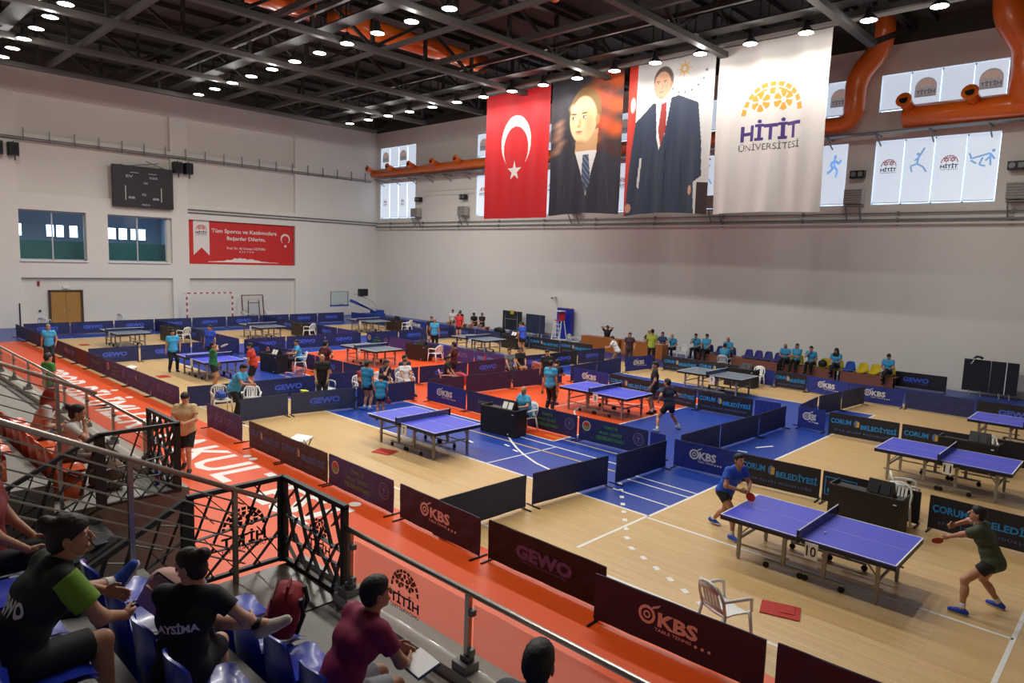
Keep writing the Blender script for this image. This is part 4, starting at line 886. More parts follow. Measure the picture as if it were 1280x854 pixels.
def tt_table(x, y, m, num, label, group=None):
    t = thing('tennis_table', label, 'table', (x, y, 0), 0, group)
    for s in (1, -1):
        rz = 0 if s == 1 else math.pi
        h = obj('tabletop', TT['half'], m, t, (-s*.6875, 0, 0), (0, 0, rz)); obj('white_lines', TT['lines'], white, h); obj('edge_frame', TT['apron'], apron, h)
        for q in (-1, 1):
            g = obj('leg', TT['leg'], legm, t, (-s*1.09, q*.56, 0), (0, 0, rz)); obj('brace', TT['brace'], legm, g)
            i_ = obj('inner_leg', TT['inner'], legm, t, (-s*.32, q*.56, 0), (0, 0, rz))
            for w in (-.28, .28): obj('wheel', TT['wheel'], rubber, i_, (w, 0, 0))
            obj('side_bar', TT['side'], legm, t, (-s*.7, q*.56, .0))
        obj('crossbar', TT['cross'], legm, t, (-s*1.09, 0, 0)); obj('crossbar', TT['cross'], legm, t, (-s*.32, 0, .2))
    n = obj('net', TT['net'], netm, t, (0, 0, .76)); obj('net_tape', TT['tape'], netw, n)
    obj('net_post', TT['npost'], apron, n); obj('net_post', TT['npost'], apron, n, None, (0, 0, math.pi))
    if num:
        p = obj('number_plate', TT['plate'], plate, t, (.18, -.78, .60)); text(num, ink, .075*len(num), .17, p, (0, -.008, 0), bold=.015, name='lettering')
    return t
tt_table(-3.82, 11.55, topblue, '10', 'blue tennis table numbered ten with two players in play')
tt_table(-3.42, 18.63, topblue, '11', 'blue tennis table numbered eleven, empty of players')
tt_table(-2.6, 24.6, topblue, None, 'blue tennis table near the large folded black table')
tt_table(-13.8, 11.25, topblue, '7', 'blue tennis table numbered seven on the wood and blue floor')
tt_table(-13.34, 18.63, topblue, '8', 'blue tennis table standing on the orange court')
tt_table(-12.72, 25.3, topsheen, '9', 'grey-sheened tennis table numbered nine before the officials bench')
tt_table(-27.2, 11.27, topblue, '5', 'blue tennis table beside the drinking player')
tt_table(-26.4, 18.33, topsheen, '4', 'grey-sheened tennis table standing on the orange court')
tt_table(-26.67, 25.4, topsheen, '6', 'grey-sheened tennis table beside the player in the blue and orange shirt')
tt_table(-37.9, 11.5, topsheen, '1', 'grey-sheened tennis table at the far end nearest the wooden door')
tt_table(-37.6, 18.6, topsheen, '2', 'grey-sheened tennis table at the far end before the handball goal')
tt_table(-37.6, 25.9, topsheen, '3', 'grey-sheened tennis table at the far end before the basketball stand')
b_ = thing('tennis_ball', 'white ball flying low over the net of table ten', 'ball', (-3.62, 11.28, .775)); obj('ball', MB().lathe([(.002, -.02), (.012, -.016), (.02, 0), (.012, .016), (.002, .02)], 10), white, b_, smooth=True)
# umpire desks with flip scoreboards
deskm = mat('black desk panel', (20, 20, 22), .5); deskb = mat('dark brown desk panel', (44, 30, 26), .5)
def desk(x, y, rz, m, label, board=True, w=1.3):
    t = thing('umpire_desk', label, 'desk', (x, y, 0), rz)
    obj('front_panel', MB().box((0, -.26, .38), (w, .025, .74)), m, t)
    for s in (-1, 1): obj('side_panel', MB().box((s*(w/2-.012), 0, .38), (.024, .5, .74)), m, t)
    obj('desktop', MB().box((0, .0, .69), (w-.04, .5, .025)), deskm, t); obj('rim', MB().box((0, -.26, .765), (w, .03, .03)).box((-w/2, 0, .765), (.03, .5, .03)).box((w/2, 0, .765), (.03, .5, .03)), mat('desk rim', (48, 46, 46), .4), t)
    obj('corner_fitting', MB().box((w/2-.1, -.278, .66), (.06, .01, .02)).box((w/2-.25, -.278, .08), (.04, .012, .03)), white, t)
    if board:
        s = thing('flip_scoreboard', 'small black flip scoreboard standing on '+label.split(',')[0].replace('umpire desk', 'umpire desk,', 0), 'scoreboard', (x, y, .705), rz)
        o = obj('stand', MB().prismM([(-.14, 0), (.14, 0), (0, .3)], -.23, .23, Matrix(((0, 0, 1, .22), (1, 0, 0, 0), (0, 1, 0, 0), (0, 0, 0, 1)))), blackm, s)
        for k in (0, 1): obj('score_card', MB().box((.12+k*.2, -.088, .15), (.16, .012, .2), M=Matrix.Rotation(R(-25), 3, 'X')), plate if board == 2 else blackm, s)
        obj('base', MB().box((.22, 0, .008), (.5, .3, .016)), blackm, s)
desk(-13.5, 13.95, R(4), deskm, 'black umpire desk in front of the bald umpire', 2)
desk(-3.85, 14.28, R(-2), deskm, 'black umpire desk beside table ten')
desk(-3.35, 20.75, R(-2), deskm, 'black umpire desk beside table eleven')
desk(-26.75, 13.75, R(3), deskm, 'black umpire desk beside the umpire in sky blue', 2)
desk(-26.1, 20.9, R(8), deskb, 'dark brown umpire desk on the orange floor')
desk(-26.6, 28.0, R(-4), deskm, 'black umpire desk by the two standing players', 2)
desk(-37.7, 21.1, 0, deskb, 'dark brown umpire desk at the far middle court', False)
desk(-38.9, 14.0, 0, deskb, 'dark brown umpire desk at the far near court', False)
desk(-37.2, 27.7, 0, deskb, 'dark brown umpire desk at the far wall court', True)
desk(-12.7, 27.45, 0, deskm, 'black umpire desk beside table nine', True)
desk(-2.0, 26.6, 0, deskm, 'black umpire desk beyond the last blue table', False)
# monobloc plastic chairs
CHW = {'white': mat('white chair plastic', (226, 226, 222), .45), 'pink': mat('pale pink chair plastic', (206, 150, 146), .5), 'grey': mat('pale grey chair plastic', (176, 178, 184), .5), 'cream': mat('cream chair plastic', (206, 196, 178), .5)}
def chair_parts():
    st = []
    for i in range(7):
        v = i/6; st.append([(u*(.215+.03*v), -.2+.42*v, .44-.02*math.cos(u*1.4)-.012*(v < .2)-.025*((v-.85) > 0)) for u in (-1, -.6, -.2, .2, .6, 1)])
    a = MB().grid(st); b2 = MB().grid([[(x, y, z-.022) for x, y, z in r][::-1] for r in st]); a.add(b2.v, b2.f)
    for r in (st[0], st[-1]): a.add(r+[(x, y, z-.022) for x, y, z in r], [(j, j+1, 7+j, 6+j) for j in range(5)])
    for c_ in (0, 5): q = [r[c_] for r in st]; a.add(q+[(x, y, z-.022) for x, y, z in q], [(j, j+1, 8+j, 7+j) for j in range(6)])
    CHP['seat'] = a.mesh('seat', True)
    fr = MB().tube([(-.225, -.19, .43), (-.24, -.24, .62), (-.2, -.28, .76), (-.1, -.3, .815), (0, -.305, .83), (.1, -.3, .815), (.2, -.28, .76), (.24, -.24, .62), (.225, -.19, .43)], .021, 8)
    fr.box((0, -.2, .475), (.42, .02, .06)); fr.box((0, -.292, .765), (.36, .024, .1)); CHP['back'] = fr.mesh('backrest', True)
    CHP['slat'] = MB().bar((0, -.2, .48), (0, -.29, .76), .042, .014).mesh('back_slat')
    CHP['arm'] = MB().tube([(.235, -.25, .64), (.275, -.1, .655), (.285, .1, .65), (.27, .2, .63), (.262, .22, .45)], [.02, .024, .026, .024, .02], 8).mesh('armrest', True)
    CHP['legf'] = MB().tube([(.25, .2, .45), (.262, .235, .2), (.27, .25, 0)], [.028, .024, .02], 6).mesh('leg', True)
    CHP['legb'] = MB().tube([(.225, -.19, .44), (.24, -.235, .2), (.25, -.27, 0)], [.028, .024, .02], 6).mesh('leg', True)
CHP = {}; chair_parts()
def chair(x, y, rz, col, label, arms=True, z=0., tilt=None):
    m = CHW[col]; t = thing('plastic_chair', label, 'chair', (x, y, z), rz)
    obj('seat', CHP['seat'], m, t); b2 = obj('backrest', CHP['back'], m, t)
    for k in range(5): obj('back_slat', CHP['slat'], m, b2, (-.13+k*.065, 0, 0))
    for s in (1, -1):
        if arms: obj('armrest', CHP['arm'], m, t, None, None, (s, 1, 1))
        obj('leg', CHP['legf'], m, t, None, None, (s, 1, 1)); obj('leg', CHP['legb'], m, t, None, None, (s, 1, 1))
    if tilt: t.rotation_euler = tilt; 
    return t
chair(-3.9, 8.43, R(-22), 'white', 'white plastic armchair beside the red mat at table ten')
chair(-3.55, 15.75, R(-70), 'white', 'white plastic armchair behind the cyan lettered barrier by table eleven')
chair(-3.5, 14.74, R(180), 'white', 'white plastic chair behind the desk at table ten', False)
chair(-3.1, 21.25, R(180), 'white', 'white plastic chair behind the desk at table eleven')
chair(-13.25, 14.62, R(172), 'white', 'white plastic chair under the bald umpire')
chair(-26.2, 14.6, R(160), 'white', 'white plastic chair under the umpire at the far black desk')
chair(-20.7, 8.9, R(-100), 'cream', 'cream plastic armchair with a blue bag, behind the outline lettered barrier')
chair(-20.05, 9.55, R(-120), 'white', 'white plastic chair beside the cream armchair')
chair(-37.9, 14.35, R(110), 'white', 'white plastic armchair at the far near court desk'); chair(-36.7, 21.1, R(110), 'white', 'white plastic armchair at the far middle court desk')
chair(-36.0, 27.8, R(110), 'white', 'white plastic armchair at the far wall court desk'); chair(-25.1, 21.1, R(100), 'white', 'white plastic armchair beside the dark brown desk on orange')
chair(-46.5, 9.9, R(60), 'white', 'white plastic chair against the end wall left of the door'); chair(-46.6, 13.9, R(20), 'white', 'white plastic chair tipped at the end wall right of the door', tilt=(R(-20), R(0), R(30))); chair(-46.4, 15.6, R(160), 'white', 'white plastic chair by the end wall under the windows')
chair(-46.2, 21.7, R(10), 'white', 'white plastic chair beside the goal post'); chair(-46.2, 23.4, R(-10), 'white', 'white plastic chair in front of the leaning trolley frame')
chair(-18.6, 21.3, R(0), 'pink', 'pink plastic chair in the aisle piled with black bags'); chair(-19.2, 16.7, R(-35), 'pink', 'pink plastic chair under the seated player in black')
chair(-24.6, 31.0, R(-80), 'white', 'white plastic armchair at the end of the wooden tables'); chair(-18.2, 32.2, R(190), 'white', 'white plastic chair between wooden tables and officials bench')
chair(-15.1, 30.6, R(10), 'white', 'white plastic chair under the official with back turned')
chair(-12.3, 28.0, R(180), 'white', 'white plastic chair behind the desk at table nine', False)
for x, y, rz, c_, lb in ((-19.75, 13.35, -95, 'white', 'white plastic chair under the boy in red in the aisle'), (-19.9, 14.3, -95, 'white', 'white plastic chair under the leaning player in navy'), (-20.2, 15.5, -90, 'grey', 'grey plastic chair under the player in navy and blue'), (-19.55, 15.05, -90, 'white', 'white plastic chair under the seated boy in white'), (-20.45, 12.35, -95, 'grey', 'grey plastic chair beside the man in black'), (-22.75, 12.5, 100, 'pink', 'pink plastic chair behind the player in dark red')): chair(x, y, R(rz), c_, lb)
# wooden officials tables, bench with fixed seats
woodm = mat('orange brown desk wood', (176, 104, 44), .45, var=.12, scale=5); benchm = mat('reddish bench panel', (138, 84, 66), .55, var=.1)
for k, (x, w) in enumerate(((-23.1, 2.6), (-20.3, 2.6), (-18.95, .0))):
    if not w: continue
    t = thing('wooden_table', ['orange-brown wooden desk in front of the man with raised arms', 'orange-brown wooden desk in front of the blonde woman'][k], 'desk', (x, 31.75, 0))
    obj('front_panel', MB().box((0, -.28, .38), (w, .03, .74)), woodm, t); obj('desktop', MB().box((0, 0, .755), (w, .62, .03)), woodm, t)
    for s in (-1, 1): obj('side_panel', MB().box((s*(w/2-.02), .0, .37), (.04, .56, .72)), woodm, t)
t = thing('paper_sheet', 'white papers on the wooden desk beside the bald official', 'paper', (-19.5, 31.7, .77)); obj('sheet', MB().box((0, 0, .004), (.5, .3, .008)), white, t)
seaty = mat('yellow seat plastic', (214, 190, 30), .4); seatv = mat('violet blue seat plastic', (52, 54, 128), .4)
BN = []
for k, (x0, x1) in enumerate(((-17.6, -13.2), (-13.1, -10.55), (-10.45, -8.15))):
    t = thing('bench_platform', ['reddish bench base carrying violet-blue seats', 'reddish bench base carrying yellow seats beside the woman in sky blue', 'reddish bench base carrying the last yellow seats'][k], 'bench', ((x0+x1)/2, 32.75, 0)); w = x1-x0
    obj('front_panel', MB().box((0, -.33, .23), (w, .04, .46)), benchm, t); obj('top', MB().box((0, 0, .47), (w, .7, .03)), benchm, t)
    for s in (-1, 1): obj('end_post', MB().box((s*(w/2-.03), -.3, .25), (.06, .1, .5)), mat('bench post', (170, 130, 100), .5), t)
sv = {}
def fixed_seat(x, m, lb, g):
    t = thing('stadium_seat', lb, 'seat', (x, 32.78, .486), math.pi, g); obj('seat_pan', sp2, m, t, (0, 0, .05)); obj('backrest', sb2, m, t, (0, 0, .05))
def cut(me, f):
    m2 = me.copy(); co = np.empty(len(m2.vertices)*3, np.float32); m2.vertices.foreach_get('co', co); co = co.reshape(-1, 3); co[:, 2] = f(co[:, 2]); m2.vertices.foreach_set('co', co.ravel()); m2.update(); return m2
sp2 = cut(sp, lambda z: np.maximum(z, -.05)); sb2 = cut(sb, lambda z: np.maximum(z, -.02))
for x in (-17.65, -17.1, -16.5, -15.85, -14.95, -14.45, -13.95, -13.45): fixed_seat(x, seatv, 'violet-blue bucket seat on the reddish bench', 'violet-blue bench seats')
for x in (-12.95, -12.45, -11.85, -11.25, -10.65, -9.6, -9.1, -8.5): fixed_seat(x, seaty, 'yellow bucket seat on the reddish bench', 'yellow bench seats')
fixed_seat(-10.15, mat('mid blue seat plastic', (46, 92, 190), .4), 'single mid-blue bucket seat among the yellow ones', None)
# folded tables, mats and umpire chair at the side wall
def folded(x, y, w, h, m, lb, post=True):
    t = thing('folded_table', lb, 'table', (x, y, 0)); 
    for s in (-1, 1): obj('tabletop', MB().box((s*w/4, 0, .2+h/2), (w/2-.02, .05, h)), m, t)
    obj('edge_strip', MB().box((w*.28, -.04, .2+h/2), (.03, .02, h)), white if post else greym, t)
    for s in (-.36, -.16, .18, .36): obj('leg', MB().bar((s*w, .0, .25), (s*w+.06, -.12, .0), .035), legm, t); 
    return t
folded(-5.0, 33.7, 1.9, 1.32, mat('dark folded top', (26, 28, 40), .45), 'large near-black folded table upright at the side wall')
folded(-30.0, 33.7, 1.65, 1.25, mat('slate folded top', (44, 54, 76), .45), 'slate blue folded table upright beside the umpire chair', False)
t = folded(-32.3, 33.9, 1.8, 1.3, mat('green black folded top', (38, 46, 50), .45), 'dark folded table with yellow sticker and steel undercarriage showing', False)
obj('sticker', MB().box((0, -.035, 1.42), (.32, .01, .26)), mat('yellow sticker', (214, 176, 30), .5), t); obj('undercarriage', MB().box((0, -.06, .95), (1.3, .03, .04)).box((-.6, -.06, .75), (.04, .03, .9)).box((.55, -.06, .75), (.04, .03, .9)), legm, t)
t = thing('equipment_strap', 'black strap bundle hanging over the near-black folded table', 'strap', (-5.45, 33.58, 1.56)); obj('bundle', MB().tube([(-.14, 0, .0), (-.05, -.03, .1), (.1, -.02, .08), (.16, 0, .03)], .05, 8), blackm, t); obj('tail', MB().tube([(-.1, -.05, .03), (-.16, -.06, -.12), (-.22, -.06, -.22)], .016, 6), white, t)
t = thing('gym_mat', 'tall blue gym mat leaning behind the umpire chair', 'mat', (-27.9, 34.2, 0)); obj('mat', MB().box((0, 0, 1.0), (1.15, .28, 1.98)), mat('blue mat vinyl', (36, 48, 170), .45), t); obj('mat_edge', MB().box((0, 0, 2.0), (1.15, .28, .03)), mat('mat edge', (150, 120, 100), .6), t)
t = thing('umpire_high_chair', 'tall white and red umpire chair with ladder before the blue mat', 'chair', (-27.7, 33.4, 0))
for sx in (-.25, .25):
    obj('leg', MB().bar((sx*1.3, -.35, 0), (sx, -.1, 1.25), .05), white, t); obj('leg', MB().bar((sx*1.3, .4, 0), (sx, .15, 1.25), .05), white, t)
for k in range(4): obj('rung', MB().bar((-.3, -.3+k*.05, .25+k*.26), (.3, -.3+k*.05, .25+k*.26), .035), white, t)
obj('seat', MB().box((0, .02, 1.28), (.48, .42, .05)), mat('umpire chair red', (190, 36, 46), .5), t); obj('backrest', MB().box((0, .22, 1.55), (.48, .05, .46)), MATS['umpire chair red'], t); obj('canopy', MB().box((0, .05, 1.86), (.52, .46, .05)), white, t); obj('platform', MB().box((0, 0, .03), (.95, 1.0, .06)), white, t)
# end wall sports kit
goalr = mat('goal red', (176, 34, 38), .45)
t = thing('handball_goal', 'red and white striped handball goal at the end wall', 'goal', (-47.3, 19.7, 0))
def striped(p, q, n, nm):
    for k in range(n):
        a = Vector(p).lerp(Vector(q), k/n); b2 = Vector(p).lerp(Vector(q), (k+1)/n); obj(nm, MB().bar(a, b2, .08), goalr if k % 2 == 0 else white, t)
striped((0, -1.54, 0), (0, -1.54, 2.0), 10, 'goal_post'); striped((0, 1.54, 0), (0, 1.54, 2.0), 10, 'goal_post'); striped((0, -1.5, 2.04), (0, 1.5, 2.04), 15, 'crossbar')
obj('back_frame', MB().tube([(0, -1.54, 2.0), (-.8, -1.54, 2.0), (-1.0, -1.54, .03), (-1.0, 1.54, .03), (-.8, 1.54, 2.0), (0, 1.54, 2.0)], .02, 6), white, t)
ng = MB()
for k in range(25): ng.box((-.9, -1.5+k*.125, 1.0), (.006, .006, 2.0))
for k in range(16): ng.box((-.9, 0, .1+k*.125), (.006, 3.0, .006))
o = obj('goal_net', ng, white, t); o['kind'] = 'stuff'
t = thing('trolley_frame', 'leaning folded trolley frame with dark red tube edges at the end wall', 'frame', (-48.6, 23.4, 0))
obj('outer_frame', MB().bar((0, -.8, 0), (-.2, -.8, 1.75), .06).bar((0, .8, 0), (-.2, .8, 1.75), .06).bar((-.2, -.8, 1.75), (-.2, .8, 1.75), .06), mat('dark red tube', (92, 44, 52), .5), t)
obj('inner_frame', MB().bar((.1, -.45, 0), (.0, -.4, 1.4), .05).bar((.1, .45, 0), (.0, .4, 1.4), .05).bar((0, -.42, 1.2), (0, .42, 1.2), .05), mat('dark teal tube', (44, 60, 66), .5), t); obj('panel', MB().box((.0, 0, .75), (.02, .76, .75)), mat('pale panel', (190, 194, 196), .5), t)
t = thing('basketball_stand', 'folded mobile basketball stand with blue arm at the far corner', 'basketball stand', (-45.6, 30.6, 0))
bbw = mat('stand white paint', (214, 214, 216), .4); bbb = mat('stand blue paint', (38, 72, 156), .45)
obj('base', MB().box((0, 1.2, .2), (1.1, 1.6, .4)).box((0, 1.6, .5), (.9, .7, .3)), bbb, t); obj('arm', MB().bar((0, 1.4, .6), (0, -.9, 1.45), .16, .2), bbb, t); obj('arm', MB().bar((.3, 1.5, .5), (.2, -.2, 1.3), .1), bbw, t)
obj('arm', MB().tube([(0, 1.8, .5), (0, 1.2, 1.35), (0, .2, 1.75), (0, -.3, 1.7)], .05, 8), bbw, t)
bd = obj('backboard', MB().box((0, -1.85, 1.6), (.04, 1.45, 1.05)), glassm, t); bf = MB()
for zz in (1.07, 2.13): bf.box((0, -1.85, zz), (.06, 1.5, .04))
for yy in (-2.6, -1.1): bf.box((0, yy, 1.6), (.06, .04, 1.1))
obj('board_frame', bf, greym, bd); obj('rim', MB().tube([(.25+.2*math.cos(a*.5236), -1.85+.2*math.sin(a*.5236), 1.2) for a in range(12)], .012, 6, closed=True), mat('rim orange', (200, 70, 40), .4), t)
obj('board_pad', MB().box((0, -1.85, 1.08), (.1, 1.6, .12)), bbb, t); obj('shot_clock', MB().box((0, .25, 2.05), (.3, .75, .55)), blackm, t); obj('clock_bracket', MB().bar((0, -.5, 1.9), (0, .2, 1.95), .05), greym, t)
t = thing('floor_post', 'thin black post on a flat base by the end wall', 'post', (-48.3, 9.1, 0)); obj('post', MB().tube([(0, 0, 0), (0, 0, 1.5)], .04, 8), blackm, t); obj('base', MB().box((0, .2, .03), (.35, .9, .06)), blackm, t)
for x_, lb_ in ((-36.0, 'low wooden bench under the person in white by the wall'), (-33.75, 'low wooden bench under the two people in black')):
    t = thing('gym_bench', lb_, 'bench', (x_, 32.15, 0)); obj('plank', MB().box((0, 0, .42), (1.9, .34, .05)), woodm, t)
    for s in (-.8, .8): obj('leg', MB().box((s, 0, .2), (.08, .3, .4)), woodm, t)
# small things on the floor and seats
redmat = mat('red towel cloth', (176, 44, 34), .8)
def mat_on_floor(x, y, rz, lb): t = thing('floor_towel', lb, 'towel', (x, y, .004), rz); o = obj('cloth', MB().prism([(-.27, -.2), (.27, -.22), (.28, .2), (-.26, .21)], 0, .012), redmat, t); obj('fold', MB().box((.1, .05, .016), (.2, .28, .01)), redmat, t)
mat_on_floor(-3.65, 9.72, R(20), 'red towel on the wood floor behind the white plastic chair'); mat_on_floor(-14.05, 10.2, R(20), 'red towel on the wood floor in front of table seven'); mat_on_floor(-28.0, 9.8, 0, 'red towel on the wood floor before the drinking player'); mat_on_floor(-39.2, 10.0, 0, 'red towel on the wood floor at the far end court')
def folded_chair(x, y, rz, lb):
    t = thing('folding_stool', lb, 'stool', (x, y, 0), rz); obj('seat', MB().box((0, 0, .4), (.5, .34, .03), M=Matrix.Rotation(R(12), 3, 'X')), white, t)
    for s in (-1, 1): obj('leg', MB().bar((s*.22, -.15, 0), (s*.22, .15, .42), .025).bar((s*.22, .15, 0), (s*.22, -.15, .42), .025), greym, t)
folded_chair(-15.2, 8.5, R(20), 'white folding stool behind the brown printed barriers'); folded_chair(-28.4, 8.75, R(10), 'white folding stool behind the violet printed barriers'); folded_chair(-13.6, 15.7, R(15), 'white folding stool behind the green lettered barrier')
# bags
def bag(name, lb, x, y, z, d, m, rz=0., strap=None, cat='bag'):
    t = thing(name, lb, cat, (x, y, z), rz); mb = MB(); rows = []
    for i in range(9):
        v = i/8; k = (1-abs(2*v-1)**3.2)**.5*.5+.5*(.55 if i in (0, 8) else 1); k = max(.35, k)
        rows.append([(d[0]/2*k*math.copysign(abs(math.cos(a))**.6, math.cos(a)), d[1]/2*k*math.copysign(abs(math.sin(a))**.6, math.sin(a)), d[2]*v) for a in [j*math.pi/8 for j in range(17)]])
    mb.grid(rows); mb.add(rows[0], [tuple(range(16))[::-1]]); mb.add(rows[-1], [tuple(range(16))]); obj('body', mb, m, t, smooth=True)
    obj('handle', MB().tube([(-.08, 0, d[2]), (-.05, 0, d[2]+.05), (.05, 0, d[2]+.05), (.08, 0, d[2])], .012, 6), strap or m, t)
    obj('pocket', MB().box((0, -d[1]*.47, d[2]*.35), (d[0]*.7, d[1]*.16, d[2]*.45)), m, t)
    for s in (-1, 1): obj('strap', MB().tube([(s*d[0]*.22, d[1]*.45, d[2]*.95), (s*d[0]*.24, d[1]*.62, d[2]*.6), (s*d[0]*.24, d[1]*.5, d[2]*.15)], .018, 6), strap or blackm, t)
    obj('zip', MB().tube([(-d[0]*.45, -d[1]*.3, d[2]*.6), (-d[0]*.3, -d[1]*.42, d[2]*.92), (d[0]*.3, -d[1]*.42, d[2]*.92), (d[0]*.45, -d[1]*.3, d[2]*.6)], .008, 6), blackm, t); return t
redbag = mat('red backpack fabric', (140, 18, 30), .75, var=.2, scale=20); pinkbag = mat('pink bag fabric', (196, 150, 142), .8, var=.1)
b = bag('backpack', 'red backpack with black straps slumped on a blue front-row seat', -4.92, 2.58, 1.93, (.36, .25, .42), redbag, R(-30)); b.rotation_euler = (R(-10), R(14), R(-40))
b = bag('sports_bag', 'pale pink sports bag lying on a blue second-row seat', -5.03, 1.72, 2.34, (.42, .3, .3), pinkbag, R(30)); b.rotation_euler = (R(-18), R(22), R(25))
bag('sports_bag', 'black sports bag on the floor of the aisle with yellow trim', -20.0, 11.3, 0, (.5, .3, .4), blackm); bag('sports_bag', 'black sports bag with neon label beside the man in black', -19.5, 12.7, 0, (.5, .3, .32), blackm)
t = thing('neon_pouch', 'neon yellow pouch on the black bag in the aisle', 'pouch', (-19.95, 11.3, .46)); obj('pouch', MB().box((0, 0, .04), (.26, .16, .08)), mat('neon yellow', (206, 220, 40), .6), t); obj('flap', MB().box((0, -.05, .085), (.26, .1, .012)), MATS['neon yellow'], t)
bag('sports_bag', 'black bag on the bench between yellow seats and woman', -11.25, 32.62, .56, (.36, .25, .3), blackm); bag('sports_bag', 'dark sports bag behind the barrier near the far side wall', -31.8, 32.2, 0, (.9, .4, .5), blackm); bag('sports_bag', 'black bag pile on the pink aisle chair', -18.6, 21.3, .45, (.4, .3, .34), blackm)
bag('sports_bag', 'red sports bag beside the black and red player', -20.1, 18.2, 0, (.8, .3, .45), mat('red bag', (176, 40, 60), .6)); bag('sports_bag', 'brown bag on the lap side of the woman with a hair bun', -10.75, 3.05, 1.5, (.4, .25, .42), mat('khaki bag', (112, 88, 70), .8)); bag('sports_bag', 'blue bag on the cream plastic armchair', -20.7, 8.9, .45, (.34, .26, .22), mat('blue bag', (40, 80, 180), .6))
bag('sports_bag', 'orange bag beside the crouching person in white', -18.7, 26.2, 0, (.4, .3, .35), mat('orange bag', (220, 96, 40), .6))
t = thing('water_bottle', 'red and blue bottle standing on the stand kerb before the brown bag', 'bottle', (-10.5, 3.55, 1.5)); obj('body', MB().lathe([(.03, 0), (.035, .02), (.035, .17), (.015, .21), (.015, .24)], 10), mat('bottle blue', (44, 60, 170), .3), t, smooth=True); obj('label_band', MB().lathe([(.036, .06), (.036, .14)], 10), mat('bottle red', (200, 40, 50), .4), t)
# ---------------------------------------------------------------- people: bodies grown from joints as one smooth surface
def snet(prims, h, k=.03):
    lo = np.min([p['lo'] for p in prims], 0)-2.5*h; hi = np.max([p['hi'] for p in prims], 0)+2.5*h
    n = np.ceil((hi-lo)/h).astype(int)+1
    ax = [lo[i]+h*np.arange(n[i], dtype=np.float32) for i in range(3)]
    D = np.full(n, .5, np.float32)
    for p in prims:
        a = np.maximum(((p['lo']-k*1.5-2*h-lo)/h).astype(int), 0); b = np.minimum(((p['hi']+k*1.5+2*h-lo)/h).astype(int)+2, n)
        X = ax[0][a[0]:b[0], None, None]; Y = ax[1][None, a[1]:b[1], None]; Z = ax[2][None, None, a[2]:b[2]]
        d = p['f'](X, Y, Z)
        for (q, nn) in p.get('cut', ()): d = np.maximum(d, (X-q[0])*nn[0]+(Y-q[1])*nn[1]+(Z-q[2])*nn[2])
        sl = D[a[0]:b[0], a[1]:b[1], a[2]:b[2]]; kk = p.get('k', k)
        if p.get('sub'): sl[:] = np.maximum(sl, -d)
        elif kk <= 0: sl[:] = np.minimum(sl, d)
        else:
            t = np.clip(.5+.5*(sl-d)/kk, 0, 1); sl[:] = sl*(1-t)+d*t-kk*t*(1-t)
    for a_ in range(3):
        s_ = [slice(None)]*3
        for e_ in (0, -1): s_[a_] = e_; D[tuple(s_)] = np.maximum(D[tuple(s_)], .01)
    I = D < 0; c = np.zeros(n-1, np.int8); off = [(i, j, l) for i in (0, 1) for j in (0, 1) for l in (0, 1)]
    for o in off: c += I[o[0]:n[0]-1+o[0], o[1]:n[1]-1+o[1], o[2]:n[2]-1+o[2]]
    cells = np.argwhere((c > 0) & (c < 8)); acc = np.zeros((len(cells), 3)); cnt = np.zeros(len(cells))
    val = {o: D[cells[:, 0]+o[0], cells[:, 1]+o[1], cells[:, 2]+o[2]] for o in off}
    for o in off:
        for axx in range(3):
            if o[axx] == 0:
                o2 = list(o); o2[axx] = 1; o2 = tuple(o2); va, vb = val[o], val[o2]; m = (va < 0) != (vb < 0)
                t = np.where(m, va/np.where(va == vb, 1, va-vb), 0); pt = np.tile(np.array(o, float), (len(cells), 1)); pt[:, axx] += t
                acc[m] += pt[m]; cnt[m] += 1
    V = lo+h*(cells+acc/cnt[:, None]); idx = np.full(n-1, -1, np.int64); idx[tuple(cells.T)] = np.arange(len(cells))
    F = []
    for axx in range(3):
        u, v = (axx+1) % 3, (axx+2) % 3
        s0 = [slice(None)]*3; s1 = [slice(None)]*3; s0[axx] = slice(0, n[axx]-1); s1[axx] = slice(1, n[axx])
        ed = np.argwhere(I[tuple(s0)] != I[tuple(s1)]); ed = ed[(ed[:, u] > 0) & (ed[:, v] > 0) & (ed[:, u] < n[u]-1) & (ed[:, v] < n[v]-1)]
        fl_ = I[tuple(ed.T)]; q = []
        for du, dv in ((-1, -1), (0, -1), (0, 0), (-1, 0)):
            e2 = ed.copy(); e2[:, u] += du; e2[:, v] += dv; q.append(idx[tuple(e2.T)])
        q = np.stack(q, 1); q[~fl_] = q[~fl_][:, ::-1]; F.append(q)
    return V, np.concatenate(F)
def cone(a, b, ra, rb, **kw):
    a = np.array(a, float); b = np.array(b, float); r = max(ra, rb); ab = b-a; L2 = float(ab@ab)+1e-9
    def f(X, Y, Z):
        t = np.clip(((X-a[0])*ab[0]+(Y-a[1])*ab[1]+(Z-a[2])*ab[2])/L2, 0, 1)
        return np.sqrt((X-a[0]-t*ab[0])**2+(Y-a[1]-t*ab[1])**2+(Z-a[2]-t*ab[2])**2)-(ra+t*(rb-ra))
    return dict(f=f, lo=np.minimum(a, b)-r, hi=np.maximum(a, b)+r, **kw)
